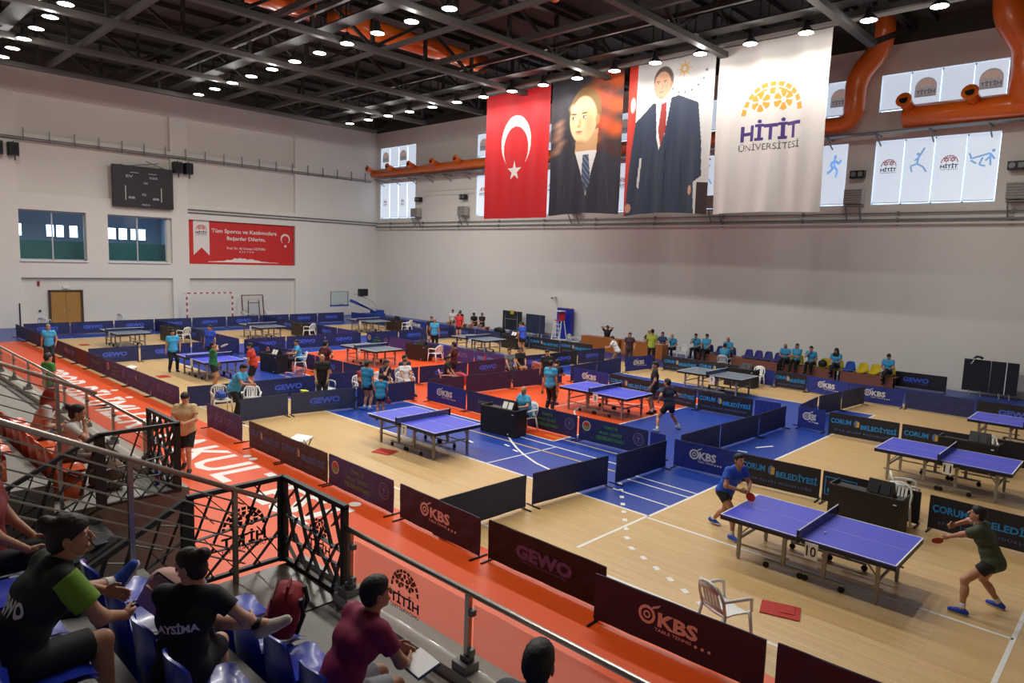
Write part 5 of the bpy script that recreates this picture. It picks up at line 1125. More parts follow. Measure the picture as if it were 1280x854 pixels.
def ellip(c, r, Rm=None, **kw):
    c = np.array(c, float); r = np.array(r, float); Q = np.eye(3) if Rm is None else np.array(Rm, float); m = r.max()
    def f(X, Y, Z):
        dx, dy, dz = X-c[0], Y-c[1], Z-c[2]
        u = [(Q[0, i]*dx+Q[1, i]*dy+Q[2, i]*dz) for i in range(3)]
        k0 = np.sqrt(sum((u[i]/r[i])**2 for i in range(3))); k1 = np.sqrt(sum((u[i]/r[i]**2)**2 for i in range(3)))
        return k0*(k0-1)/np.maximum(k1, 1e-6)
    return dict(f=f, lo=c-m, hi=c+m, **kw)
def arr2mesh(parts, name):      # parts: list of (V, F, matindex)
    vs = []; fs = []; mi = []; n = 0
    for V, F, m in parts: vs.append(V); fs.append(F+n); mi.append(np.full(len(F), m)); n += len(V)
    V = np.concatenate(vs); F = np.concatenate(fs); mi = np.concatenate(mi)
    me = bpy.data.meshes.new(name); me.vertices.add(len(V)); me.vertices.foreach_set('co', V.astype(np.float32).ravel())
    me.loops.add(F.size); me.loops.foreach_set('vertex_index', F.astype(np.int32).ravel()); me.polygons.add(len(F)); me.polygons.foreach_set('loop_start', np.arange(0, F.size, 4, dtype=np.int32)); me.polygons.foreach_set('loop_total', np.full(len(F), 4, np.int32))
    me.polygons.foreach_set('material_index', mi.astype(np.int32)); me.polygons.foreach_set('use_smooth', np.ones(len(F), bool)); me.update(calc_edges=True); me.validate(); return me
TPL = {}
def head_tpl(h):
    if ('head', h) in TPL: return TPL['head', h]
    P = [ellip((0, -.012, .03), (.074, .094, .092)), ellip((0, .022, -.035), (.060, .068, .078)), ellip((0, .062, -.088), (.028, .026, .024)), cone((0, .096, .018), (0, .116, -.018), .009, .014, k=.012), cone((-.018, .108, -.022), (.018, .108, -.022), .009, .009, k=.01),
         cone((-.024, .089, -.056), (.024, .089, -.056), .009, .009, k=.012), cone((-.05, .074, .034), (.05, .074, .034), .012, .012, k=.02), cone((0, -.02, -.06), (0, -.035, -.15), .056, .054)]
    for s in (-1, 1): P.append(ellip((s*.078, -.008, -.008), (.010, .022, .034), k=.008)); P.append(ellip((s*.031, .096, .014), (.015, .012, .010), sub=True))
    parts = [snet(P, h, .025)+(0,)]
    for s in (-1, 1):
        hh = min(h, .006); parts.append(snet([ellip((s*.031, .0775, .013), (.0125, .0125, .0095))], hh, 0)+(1,)); parts.append(snet([ellip((s*.031, .0885, .013), (.0065, .0035, .0065))], hh*.6, 0)+(2,)); parts.append(snet([cone((s*.016, .090, .034), (s*.047, .080, .036), .0045, .0035)], hh*.7, 0)+(2,))
    parts.append(snet([cone((-.021, .0955, -.056), (.021, .0955, -.056), .005, .005)], min(h, .006)*.7, 0)+(3,))
    TPL['head', h] = parts; return parts
def hand_tpl(h, kind):
    if (kind, h) in TPL: return TPL[kind, h]
    cu = {'relax': .35, 'grip': 1.25, 'flat': .08}[kind]
    P = [cone((-.020, 0, .015), (-.026, 0, .085), .017, .013), cone((.018, 0, .015), (.026, 0, .088), .017, .013), cone((0, 0, .01), (0, 0, .088), .016, .013), cone((0, 0, -.02), (0, 0, .02), .021, .02)]
    for x, ln in ((.030, .068), (.0105, .078), (-.010, .072), (-.030, .055)):
        p = np.array((x, 0, .088)); a = cu*.45; l1 = ln*.48
        for seg in (l1, ln*.3, ln*.22):
            q = p+np.array((0, -math.sin(a), math.cos(a)))*seg; P.append(cone(p, q, .0088, .0080, k=.006)); p = q; a += cu*.75
    p = np.array((.03, -.004, .02)); q = p+np.array((.026, -.012, .034)); P.append(cone(p, q, .012, .0105, k=.012)); P.append(cone(q, q+np.array((.008 if cu < 1 else -.018, -.012, .032)), .0100, .0088, k=.006))
    TPL[kind, h] = snet(P, h, .012); return TPL[kind, h]
def nrm(v): v = np.array(v, float); return v/np.linalg.norm(v)
def ik(a, b, l1, l2, pole):
    a, b = np.array(a, float), np.array(b, float); d = b-a; L = np.linalg.norm(d); mx = (l1+l2)*.999
    if L > mx: b = a+d/L*mx; d = b-a; L = mx
    x = (l1*l1-l2*l2+L*L)/(2*L); hgt = math.sqrt(max(l1*l1-x*x, 0)); u = d/L; p = np.array(pole, float); p = p-u*(p@u)
    return a+u*x+nrm(p)*hgt, b
def rotm(axis, ang): return np.array(Matrix.Rotation(ang, 3, axis))
def pose(hip=(0, 0, .92), lean=.0, side=0., twist=0., head=(0, 0), wl=None, wr=None, pl=(-1, -1, -.3), pr=(1, -1, -.3), al=None, ar=None, kl=(0, 1, .1), kr=(0, 1, .1), fl=8, fr=-8, hl='relax', hr='relax', pitchfoot=(0, 0), hunch=0.):
    J = {}; P = np.array(hip, float); Rt = rotm('Z', 0)@rotm('Y', side)@rotm('X', -lean); upv = Rt@np.array((0, 0, 1.)); Rc = rotm('Z', twist)@Rt
    up2 = rotm('X', -hunch)@upv; rv = Rc@np.array((1., 0, 0)); fv = Rc@np.array((0, 1., 0))
    J['P'] = P; J['waist'] = P+upv*.16; J['chest'] = P+upv*.2+up2*.14; J['sc'] = P+upv*.2+up2*.285; J['nb'] = P+upv*.2+up2*.325-fv*.01; J['up'] = upv; J['up2'] = up2; J['rv'] = rv; J['fv'] = fv
    J['sl'] = J['sc']-rv*.175+up2*.0; J['sr'] = J['sc']+rv*.175
    hd = nrm(up2*.75+np.array((0, 0, 1.))*.5+fv*.12); J['hc'] = J['nb']+hd*.155; J['hR'] = rotm('Z', head[0]+twist)@rotm('X', head[1])
    J['hl'] = P+np.array((-.09, 0, -.03)); J['hr'] = P+np.array((.09, 0, -.03))
    al = (-.11, 0, .08) if al is None else al; ar = (.11, 0, .08) if ar is None else ar
    J['kl'], J['al'] = ik(J['hl'], al, .43, .42, kl); J['kr'], J['ar'] = ik(J['hr'], ar, .43, .42, kr)
    wl = P+np.array((-.25, .05, -.08)) if wl is None else wl; wr = P+np.array((.25, .05, -.08)) if wr is None else wr
    J['el'], J['wl'] = ik(J['sl'], wl, .285, .25, pl); J['er'], J['wr'] = ik(J['sr'], wr, .285, .25, pr)
    J['fl'], J['fr'], J['handl'], J['handr'], J['pf'] = math.radians(fl), math.radians(fr), hl, hr, pitchfoot
    return J
def body_prims(J, g=0., fat=0.):
    P, W_, Cc, Sc, r = J['P'], J['waist'], J['chest'], J['sc'], J['rv']; A = []
    A += [cone(P-r*.065, P+r*.065, .105+fat+g, .105+fat+g), cone(W_-r*.055, W_+r*.055, .095+fat*1.4+g, .095+fat*1.4+g), cone(Cc-r*.075, Cc+r*.075, .102+fat+g, .102+fat+g), cone(Sc-r*.13-J['up2']*.02, Sc+r*.13-J['up2']*.02, .062+g, .062+g), cone(P, Cc, .1+fat+g, .1+fat+g)]
    return A
def mk_body(J, h, hh, fat, child=False):
    A = body_prims(J, 0, fat*.8); A.append(cone(J['sc'], J['hc']+np.array((0, 0, -.06)), .062, .053, k=.05))
    for s in 'lr':
        A += [cone(J['s'+s], J['e'+s], .051, .041), cone(J['e'+s], J['w'+s], .041, .027), cone(J['h'+s], J['k'+s], .084+fat*.6, .056), cone(J['k'+s], J['a'+s], .054, .036), cone(J['k'+s]*.72+J['a'+s]*.28-np.array((0, .02, 0)), J['k'+s]*.55+J['a'+s]*.45-np.array((0, .02, 0)), .05, .045), cone(J['a'+s], J['a'+s]-np.array((0, 0, .03)), .038, .036)]
    parts = [snet(A, h, .035)+(0,)]
    for V, F, m in head_tpl(hh): parts.append((V@J['hR'].T+J['hc'], F, m))
    for s in 'lr':
        d = nrm(J['w'+s]-J['e'+s]); inw = (J['rv'] if s == 'l' else -J['rv']); y = -(inw-d*(inw@d)); y = y/max(np.linalg.norm(y), 1e-6); x = np.cross(y, d); V, F = hand_tpl(.005 if hh < .008 else .0085, J['hand'+s])
        sg = 1 if x@np.array((0, 1., .3)) > 0 else -1
        V2 = V.copy(); V2[:, 0] *= sg; F2 = F if sg > 0 else F[:, ::-1]
        parts.append((V2@np.stack([x, y, d])+J['w'+s], F2, 0))
    return arr2mesh(parts, 'body')
def mk_shirt(J, h, sleeve=.5, long=0., fat=0., loose=.025):
    A = body_prims(J, loose, fat); cutp = (J['P']-J['up']*(.06+long), -J['up'])
    for p in A: p['cut'] = [cutp, (J['hc']-np.array((0, 0, .105)), nrm(J['up2']+np.array((0, .0, .6))))]
    A.append(cone(J['P']-J['up']*.03, J['P']+J['up']*.1, .13+fat+loose, .11+fat+loose, cut=[cutp]))
    A.append(cone(J['sc'], J['nb']+J['up2']*.02, .085, .07, cut=[(J['nb']+J['up2']*.035, nrm(J['up2']*.8-J['fv']*.15))]))
    for s in 'lr':
        e = J['s'+s]+(J['e'+s]-J['s'+s])*sleeve if sleeve <= 1 else J['e'+s]; d = nrm(J['e'+s]-J['s'+s])
        A.append(cone(J['s'+s], e, .064+loose*.3, .062+loose*.3, cut=[(e, d)]))
        if sleeve > 1: A.append(cone(J['e'+s], J['w'+s], .054, .042, cut=[(J['w'+s], nrm(J['w'+s]-J['e'+s]))]))
    return arr2mesh([snet(A, h, .04)+(0,)], 'shirt')
def mk_bottom(J, h, frac, fat=0.):
    A = [cone(J['P']-J['rv']*.06, J['P']+J['rv']*.06, .118+fat, .118+fat, cut=[(J['P']+J['up']*.09, J['up'])])]
    for s in 'lr':
        hp, kn, an = J['h'+s], J['k'+s], J['a'+s]
        if frac <= 1:
            e = hp+(kn-hp)*frac; d = nrm(kn-hp); A.append(cone(hp, e, .105+fat*.6, .095, cut=[(e, d)], k=.045))
        else:
            A.append(cone(hp, kn, .1+fat*.6, .074)); e = an+(kn-an)*.06; A.append(cone(kn, e, .072, .062, cut=[(e, nrm(an-kn))]))
    return arr2mesh([snet(A, h, .03)+(0,)], 'trousers')
def mk_shoe(J, s, h, sole=False):
    a = J['a'+s]; ang = J['f'+s]; pf = J['pf'][0 if s == 'l' else 1]; f = np.array((-math.sin(ang)*math.cos(pf), math.cos(ang)*math.cos(pf), math.sin(pf))); dn = np.array((0, 0, -1.)) if abs(pf) < .3 else -nrm(np.cross(np.array((math.cos(ang), math.sin(ang), 0)), f)); dn = dn if dn[2] <= 0 or abs(pf) >= .3 else -dn
    b = a+dn*.035; up_ = -dn; cp = (a+dn*.08, dn)
    if sole:
        ct = [cp, (a+dn*.056, up_)]; return arr2mesh([snet([cone(b-f*.045, b+f*.06+dn*.005, .05, .049, cut=ct), cone(b+f*.06+dn*.005, b+f*.15+dn*.012, .051, .041, cut=ct)], h, .01)+(0,)], 'sole')
    return arr2mesh([snet([cone(b-f*.045, b+f*.06+dn*.005, .045, .044, cut=[cp]), cone(b+f*.06+dn*.005, b+f*.15+dn*.012, .046, .036, cut=[cp]), cone(a+up_*.02, a+dn*.02, .046, .046, cut=[(a+up_*.02, up_)])], h, .02)+(0,)], 'shoe')
def mk_sock(J, s, h):
    a, k_ = J['a'+s], J['k'+s]; d = nrm(k_-a); return arr2mesh([snet([cone(a, a+d*.1, .043, .046, cut=[(a+d*.09, d)])], h, 0)+(0,)], 'sock')
def mk_hair(J, h, style):
    Q = J['hR']; c = J['hc']
    def T(p): return Q@np.array(p, float)+c
    cut = [(T((0, .088, .072)), Q@nrm((0, .72, -.69)))]
    if style == 'fringe': A = [ellip(T((0, -.018, .004)), (.083, .098, .075), Q, cut=[(T((0, .0, .04)), Q@np.array((0, .3, .95))), (T((0, .02, 0)), Q@np.array((0, 1., 0)))])]
    else: A = [ellip(T((0, -.018, .034)), (.083, .102, .100), Q, cut=cut), ellip(T((0, .012, .072)), (.070, .080, .062), Q, cut=[(T((0, .09, .058)), Q@nrm((0, .5, -.86)))]), ellip(T((0, -.05, .0)), (.076, .062, .085), Q, cut=[(T((0, -.012, 0)), Q@np.array((0, 1., 0)))])]
    if style == 'bun': A += [ellip(T((0, -.118, .085)), (.052, .05, .05), Q, k=.02), ellip(T((0, -.055, -.03)), (.07, .06, .07), Q, cut=[(T((0, -.01, 0)), Q@np.array((0, 1., 0)))])]
    if style == 'long': A += [ellip(T((0, -.06, -.07)), (.085, .06, .14), Q, cut=[(T((0, -.0, 0)), Q@np.array((0, 1., 0)))])]
    if style == 'quiff': A += [ellip(T((0, .06, .11)), (.06, .05, .035), Q)]
    V, F = snet(A, h, .02); L = (V-c)@Q; a = np.arctan2(L[:, 0], L[:, 1])
    n_ = np.sin(a*23+L[:, 2]*60)*.5+np.sin(a*41-L[:, 2]*130)*.35+np.sin(L[:, 0]*310+L[:, 1]*170)*.3; V = V+(L/np.linalg.norm(L, axis=1)[:, None]*(n_*.0032)[:, None])@Q.T
    return arr2mesh([(V, F, 0)], 'hair')
def mk_scarf(J, h):
    Q = J['hR']; c = J['hc']
    def T(p): return Q@np.array(p, float)+c
    return arr2mesh([snet([ellip(T((0, -.02, .02)), (.098, .115, .12), Q), cone(T((0, -.02, -.08)), J['nb'], .095, .12), cone(J['sc']-J['rv']*.08, J['sc']+J['rv']*.08, .1, .1), ellip(T((0, .09, -.005)), (.06, .06, .085), Q, sub=True)], h, .04)+(0,)], 'headscarf')
SK = {'a': mat('skin light', (206, 156, 128), .55, var=.05), 'b': mat('skin tan', (184, 132, 102), .55, var=.05), 'c': mat('skin brown', (150, 104, 80), .55, var=.05)}
eyem = mat('eye white', (220, 216, 210), .3); eyed = mat('eye and brow dark', (34, 26, 22), .5); lipm = mat('lips', (158, 88, 80), .5)
HC = {'k': mat('black hair', (20, 17, 16), .6, var=.25, scale=60, bump=.4), 'd': mat('dark brown hair', (36, 26, 22), .6, var=.25, scale=60, bump=.4), 'g': mat('grey hair', (136, 132, 128), .6, var=.2, scale=60), 'y': mat('blonde hair', (150, 112, 66), .6, var=.2, scale=60)}
def cm(rgb): return mat('cloth %d %d %d' % rgb, rgb, .75, var=.07, scale=14)
PC = {}
def person(label, x, y, face, J, pid, shirt, bottom, bot='trousers', hair=('short', 'k'), skin='b', h=1.72, res=.02, z=0., sleeve=.58, shoes=(30, 30, 34), fat=0., socks=None, group=None, hres=None, scarf=None, long=.05):
    s = h/1.72; t = thing('person', label, 'person', (x, y, z), math.radians(face-90), group); t.scale = (s, s, s)
    hh = hres or (.013 if res > .014 else .0065); key = (pid, res)
    def cached(k, fn):
        k = key+k
        if k not in PC: PC[k] = fn()
        return PC[k]
    me = cached(('body', fat), lambda: mk_body(J, res, hh, fat))
    if not me.materials:
        for m in (SK['b'], eyem, eyed, lipm): me.materials.append(m)
    b = bpy.data.objects.new('body', me); C.objects.link(b); b.parent = t; b.material_slots[0].link = 'OBJECT'; b.material_slots[0].material = SK[skin]
    obj('shirt', cached(('shirt', sleeve, fat, long), lambda: mk_shirt(J, res, sleeve, long, fat)), cm(shirt), t)
    fr = {'trousers': 2, 'shorts': .58, 'short': .42, 'knee': .85}[bot]
    obj('trousers' if fr > 1 else 'shorts', cached(('bot', fr, fat), lambda: mk_bottom(J, res, fr, fat)), cm(bottom), t)
    for q in 'lr':
        obj('shoe', cached(('shoe', q), lambda q=q: mk_shoe(J, q, min(res, .014))), cm(shoes), t)
        if res < .015: obj('sole', cached(('sole', q), lambda q=q: mk_shoe(J, q, .009, True)), cm((214, 212, 208)), t)
        if socks: obj('sock', cached(('sock', q), lambda q=q: mk_sock(J, q, min(res, .012))), cm(socks), t)
    if scarf: obj('headscarf', cached(('scarf',), lambda: mk_scarf(J, min(res, .016))), cm(scarf), t)
    elif hair: obj('hair', cached(('hair', hair[0]), lambda: mk_hair(J, min(res, .014), hair[0])), HC[hair[1]], t)
    return t
# ---------------------------------------------------------------- poses
SKY = (62, 160, 206); BLK = (22, 22, 26); NAVY = (28, 32, 58); WHT = (216, 214, 212)
stand_ = pose(); stand2 = pose(al=(-.14, .05, .08), ar=(.13, -.05, .08), wl=(-.24, .12, .92), wr=(.26, -.02, .86), head=(.2, -.1))
phips = pose(wl=(-.17, .12, 1.05), wr=(.17, .12, 1.05), pl=(-1, -.3, -.2), pr=(1, -.3, -.2), al=(-.13, 0, .08), ar=(.13, .02, .08))
phone = pose(wl=(-.06, .30, 1.12), wr=(.06, .30, 1.12), pl=(-1, -.4, -.6), pr=(1, -.4, -.6), al=(-.1, .18, .09), ar=(.1, -.25, .12), pitchfoot=(0, -.5), head=(0, -.55), hl='grip', hr='grip')
drinkp = pose(wr=(.06, .16, 1.56), pr=(1, .2, -.4), hr='grip', head=(0, .25), wl=(-.2, .1, .95))
bendp = pose(lean=.5, hip=(0, -.08, .9), wl=(-.12, .48, 1.02), wr=(.12, .5, 1.05), head=(0, -.5), hl='grip', hr='grip')
lookd = pose(lean=.2, wl=(-.16, .2, .88), wr=(.18, .3, .92), head=(.4, -.3))
ready = pose(hip=(0, -.12, .80), lean=.48, al=(-.24, -.02, .08), ar=(.24, .1, .08), wl=(-.22, .36, .98), wr=(.20, .42, .92), pl=(-1, -.6, -.4), pr=(1, -.6, -.4), head=(0, .3), hr='grip')
sitp = pose(hip=(0, 0, .10), lean=.06, al=(-.12, .43, -.34), ar=(.12, .43, -.34), wl=(-.13, .30, .16), wr=(.13, .30, .16), head=(0, -.15))
sitarm = pose(hip=(0, 0, .10), lean=.05, al=(-.12, .40, -.34), ar=(.14, .44, -.34), wl=(.06, .22, .32), wr=(-.06, .24, .30), head=(.5, 0), kl=(0, 1, .4), kr=(0, 1, .4))
sitchin = pose(hip=(0, 0, .10), lean=.25, hunch=.1, al=(-.12, .38, -.34), ar=(.14, .40, -.34), wl=(-.10, .26, .18), wr=(.03, .30, .56), pr=(.6, .5, -1), head=(.2, -.1), hr='grip')
sitread = pose(hip=(0, 0, .10), lean=.2, hunch=.2, al=(-.05, .5, -.30), ar=(.12, .40, -.34), wl=(-.08, .34, .26), wr=(.08, .34, .26), head=(0, -.6), hl='grip', hr='grip')
sitcross = pose(hip=(0, 0, .10), lean=.12, hunch=.1, al=(.10, .55, -.16), ar=(.05, .38, -.34), kl=(0, 1, .8), wl=(-.05, .32, .25), wr=(.1, .32, .22), head=(0, -.5))
sitback = pose(hip=(0, 0, .10), lean=-.12, al=(-.14, .6, -.34), ar=(.14, .6, -.34), wl=(-.15, .36, .14), wr=(.2, .34, .12), head=(-.3, 0))
situmpire = pose(hip=(0, 0, .10), lean=.18, al=(-.12, .38, -.34), ar=(.12, .38, -.34), wl=(-.18, .42, .33), wr=(.1, .42, .32), head=(.35, -.05))
sitarmsup = pose(hip=(0, 0, .10), lean=-.05, al=(-.12, .43, -.34), ar=(.12, .43, -.34), wl=(-.12, -.05, .80), wr=(.12, -.05, .80), pl=(-1, .2, .2), pr=(1, .2, .2))
# on and around the courts
person('official in sky blue shirt standing on the far orange strip', -33.0, 7.15, -15, stand2, 'stand2', SKY, (30, 32, 44), hair=('short', 'g'), res=.026)
person('man in bright green shirt standing before the glass rail', -23.5, 5.05, 110, stand_, 'stand', (52, 132, 62), (30, 32, 40), res=.022, h=1.8)
person('official in sky blue shirt and black trousers standing beside the drinking player', -28.9, 10.5, -5, stand2, 'stand2', SKY, BLK, res=.022)
person('man in royal blue polo shirt behind the far blue table', -29.6, 12.3, -55, stand_, 'stand', (34, 64, 166), NAVY, h=1.76, res=.024, fat=.025)
person('player in green and black shirt drinking from a bottle', -24.45, 10.25, 50, drinkp, 'drink', (26, 110, 72), BLK, 'shorts', res=.02, h=1.7)
person('player in orange-red shirt facing the drinking player', -23.5, 11.3, 225, lookd, 'lookd', (196, 52, 34), BLK, 'knee', res=.02)
person('official in sky blue shirt bending to write behind the violet barrier', -19.75, 8.95, 40, bendp, 'bend', SKY, BLK, res=.018, h=1.74, fat=.03)
person('umpire in sky blue shirt seated at the far black desk', -26.2, 14.6, 250, situmpire, 'situmpire', SKY, BLK, res=.022, z=.45, hair=('short', 'd'))
person('player in dark red and black shirt seen from behind', -22.75, 13.75, 105, phips, 'phips', (86, 26, 32), BLK, 'shorts', res=.02)
person('grey haired man in black shirt standing in the aisle', -19.65, 11.75, -30, lookd, 'lookd', BLK, BLK, hair=('fringe', 'g'), res=.018, h=1.76)
person('boy in teal blue shirt standing beside table seven', -18.35, 12.6, 110, stand_, 'stand', (34, 128, 176), BLK, 'short', res=.016, h=1.6, shoes=(60, 110, 190), socks=(220, 220, 220))
person('small boy in teal blue shirt behind the end of table seven', -17.0, 12.15, 135, lookd, 'lookd', (34, 128, 176), BLK, 'short', res=.016, h=1.4)
person('seated boy in red shirt in the aisle', -19.75, 13.35, 5, sitp, 'sitp', (156, 32, 44), BLK, 'shorts', res=.02, z=.45, h=1.55)
person('seated player in navy shirt leaning his chin on a hand', -19.9, 14.3, 5, sitchin, 'sitchin', NAVY, BLK, 'shorts', res=.02, z=.45)
person('seated player in navy shirt with sky blue sleeves', -20.2, 15.5, -10, sitarm, 'sitarm', (30, 44, 70), BLK, 'shorts', res=.02, z=.45)
person('seated boy in white shirt leaning back in the aisle', -19.55, 15.05, -15, sitback, 'sitback', WHT, WHT, 'shorts', res=.02, z=.45, h=1.62)
person('seated player in black shirt on the pink chair', -19.2, 16.7, 35, sitp, 'sitp', BLK, BLK, 'shorts', res=.02, z=.45)
person('standing player in black and dark red shirt beside the red bag', -19.95, 17.7, 200, phips, 'phips', (74, 26, 32), BLK, 'shorts', res=.02)
person('official in sky blue shirt standing with back turned at the far court', -28.3, 23.7, 125, stand2, 'stand2', SKY, BLK, res=.024, hair=('short', 'g'))
person('player in black standing half hidden by the far official', -29.3, 24.3, -40, stand_, 'stand', BLK, BLK, 'shorts', res=.026)
person('player in red shirt and black shorts by the side wall barrier', -31.0, 27.9, -60, stand2, 'stand2', (196, 30, 44), BLK, 'shorts', res=.024)
person('person in white shirt seated against the side wall', -36.4, 32.12, -60, sitp, 'sitp', WHT, (90, 90, 96), 'shorts', res=.026, z=.45)
person('person in black seated beside the white shirted one', -35.6, 32.12, -60, sitp, 'sitp', BLK, (120, 60, 40), 'shorts', res=.026, z=.45)
person('person in black seated by the wall with a dark bag', -34.1, 32.12, -70, sitread, 'sitread', BLK, (40, 40, 44), 'shorts', res=.026, z=.45)
person('person in black with folded arms seated by the wall', -33.4, 32.12, -70, sitarm, 'sitarm', BLK, (40, 40, 44), 'shorts', res=.026, z=.45)
person('player in dark shirt standing close behind the blue and orange one', -25.3, 27.35, 190, lookd, 'lookd', (36, 44, 60), BLK, 'shorts', res=.024, h=1.62)
person('player in blue shirt with orange panel at the score desk', -24.6, 26.7, 165, lookd, 'lookd', (44, 80, 190), BLK, 'shorts', res=.022)
person('player in black shirt facing the sky blue official', -16.7, 19.5, -40, stand2, 'stand2', BLK, BLK, 'shorts', res=.02, h=1.66)
person('player in navy bending forward behind the sky blue official', -15.2, 18.15, 100, bendp, 'bend', NAVY, BLK, 'shorts', res=.02, h=1.66, shoes=(50, 70, 160))
person('official in sky blue shirt and black trousers with back turned on orange', -14.55, 17.2, 95, stand_, 'stand', SKY, BLK, res=.018)
person('bald umpire in sky blue shirt seated behind the black desk', -13.25, 14.62, 262, situmpire, 'situmpire', SKY, BLK, res=.018, z=.45, hair=('fringe', 'g'), fat=.025)
person('player in black with white print standing at the orange court edge', -12.15, 19.75, 215, stand2, 'stand2', BLK, BLK, 'shorts', res=.018, h=1.76, socks=(210, 210, 210))
person('player in navy stepping across the blue floor', -10.55, 18.05, 160, pose(hip=(0, 0, .80), lean=.25, al=(-.44, -.04, .08), ar=(.46, .04, .08), wl=(-.3, .15, .92), wr=(.26, .24, .98), head=(.3, 0)), 'stride', NAVY, BLK, 'shorts', res=.018, h=1.7, socks=(215, 215, 215), shoes=(120, 140, 160))
person('official seated in the aisle in grey and black', -19.4, 20.3, -20, sitback, 'sitback', (96, 98, 108), BLK, res=.022, z=.45)
person('player in black seated in the aisle beside the grey one', -19.5, 21.0, -20, sitp, 'sitp', BLK, BLK, 'shorts', res=.022, z=.45)
# table ten players
PL = pose(hip=(0, -.02, .83), lean=.42, twist=-.15, al=(-.20, -.42, .10), ar=(.14, .30, .08), wl=(-.05, .46, .98), wr=(.16, .42, .98), pl=(-1, -.5, -.2), pr=(1, -.8, -.3), head=(-.1, .25), hr='grip', pitchfoot=(-.25, 0))
ROOT_L = person('player in royal blue polo shirt playing at table ten', -5.62, 11.85, -12, PL, 'p10l', (30, 84, 196), BLK, 'short', res=.012, h=1.72, shoes=(36, 80, 190), socks=(222, 222, 222), hres=.0075)
PR = pose(hip=(0, -.08, .82), lean=.42, twist=.1, al=(-.34, .14, .08), ar=(.36, -.12, .08), wl=(.02, .60, .94), wr=(.12, .50, 1.16), pl=(-1, -.2, -.7), pr=(1, -.2, .2), head=(.1, .15), hl='grip', hr='grip')
ROOT_R = person('player in olive green shirt playing at table ten', -1.55, 11.95, 172, PR, 'p10r', (62, 74, 52), BLK, 'short', res=.012, h=1.72, shoes=(40, 70, 180), socks=(222, 222, 222), hres=.0075, long=.08)
def racket(x, y, z, rot, lb):
    t = thing('tennis_racket', lb, 'racket', (x, y, z)); t.rotation_euler = rot
    bl = [(.076*math.cos(a), .085*math.sin(a)+.09) for a in [i*math.pi/10 for i in range(20)]]
    obj('blade', MB().prism(bl, -.003, .003), mat('racket wood', (170, 120, 70), .5), t); obj('rubber', MB().prism([(px*.98, py) for px, py in bl], .003, .006), mat('red rubber', (176, 26, 24), .5), t); obj('rubber', MB().prism([(px*.98, py) for px, py in bl], -.006, -.003), mat('red rubber', (176, 26, 24), .5), t)
    obj('handle', MB().box((0, -.05, 0), (.028, .11, .022)), mat('racket wood', (170, 120, 70), .5), t)
def held(root, J, s, lb):
    d = nrm(J['w'+s]-J['e'+s]); d2 = nrm(d*.7+np.array((0, .25, -.45))); p = J['w'+s]+d*.075
    Mw = Matrix.Translation(root.location) @ root.rotation_euler.to_matrix().to_4x4() @ Matrix.Diagonal((*root.scale, 1))
    w = Mw @ Vector(p); dw = (Mw.to_3x3() @ Vector(d2)).normalized(); side = Vector((0, 0, 1)).cross(dw).normalized(); nz = side.cross(dw)
    nz = (Vector((.72, -.6, .35))-dw*dw.dot(Vector((.72, -.6, .35)))).normalized(); side = dw.cross(nz)
    racket(*(w+dw*.05), Matrix((side, dw, nz)).transposed().to_euler(), lb)
held(ROOT_L, PL, 'r', 'red racket held by the royal blue player'); held(ROOT_R, PR, 'l', 'red racket held by the olive green player')
racket(-16.85, 12.35, .62, (R(-60), 0, R(40)), 'red racket hanging from the small boy in teal')
# walking man in the orange strip
BG = person('man in beige T-shirt and black shorts walking while reading a phone', -15.6, 5.9, -35, phone, 'phone', (204, 176, 130), BLK, 'knee', res=.014, h=1.8, shoes=(34, 32, 36), fat=.02, skin='a', hres=.0075)
t = thing('drink_bottle', 'clear bottle raised by the player in green', 'bottle', (-24.3, 10.5, 1.55)); obj('body', MB().tube([(0, 0, 0), (.1, .1, .06), (.16, .16, .09)], [.035, .033, .014], 8), mat('pale plastic', (206, 190, 186), .3), t); obj('cap', MB().tube([(-.005, -.005, 0), (-.02, -.02, -.01)], .02, 8), white, t)
# side wall: desk people and officials on the bench
person('man in black shirt with both arms raised behind the wooden desk', -23.5, 32.72, -80, sitarmsup, 'armsup', BLK, BLK, res=.024, z=.45)
person('person in white shirt leaning over beside the orange bag', -18.75, 26.9, 200, bendp, 'bend', WHT, (120, 104, 84), 'trousers', res=.022, h=1.62)
person('woman in dark plum dress standing at the barrier gap', -18.75, 28.0, -60, stand2, 'stand2', (52, 26, 40), (40, 24, 34), res=.022, h=1.66, hair=('long', 'k'), long=.25)
person('blonde woman in black seated behind the wooden desk', -20.6, 32.72, -80, situmpire, 'situmpire', BLK, BLK, res=.022, z=.45, hair=('long', 'y'), skin='a')
person('man in yellow-green shirt standing at the wooden desk', -18.5, 29.6, 120, stand2, 'stand2', (176, 196, 70), NAVY, res=.022, h=1.76)
person('dark haired woman in blue seated behind the yellow-green shirted man', -19.75, 32.72, -80, situmpire, 'situmpire', (44, 70, 110), BLK, res=.024, z=.45, hair=('long', 'k'))
person('bald official in sky blue leaning on the wooden desk', -19.1, 32.7, -85, sitchin, 'sitchin', SKY, BLK, res=.022, z=.45, hair=('fringe', 'g'), skin='a')
SB = [(-17.65, sitchin, 'sitchin', 'with chin on hand', ('short', 'd')), (-17.1, sitp, 'sitp', 'hands on knees', ('short', 'k')), (-15.85, sitread, 'sitread', 'with bald head behind the turned one', ('fringe', 'g')), (-12.95, sitread, 'sitread', 'with grey hair looking at his knees', ('fringe', 'd')), (-12.45, sitarm, 'sitarm', 'a woman with dark hair and folded arms', ('long', 'k')), (-11.75, sitchin, 'sitchin', 'hand to face, beside the black bag', ('short', 'k')), (-8.5, sitcross, 'sitcross', 'looking down with crossed legs at the bench end', ('short', 'k'))]
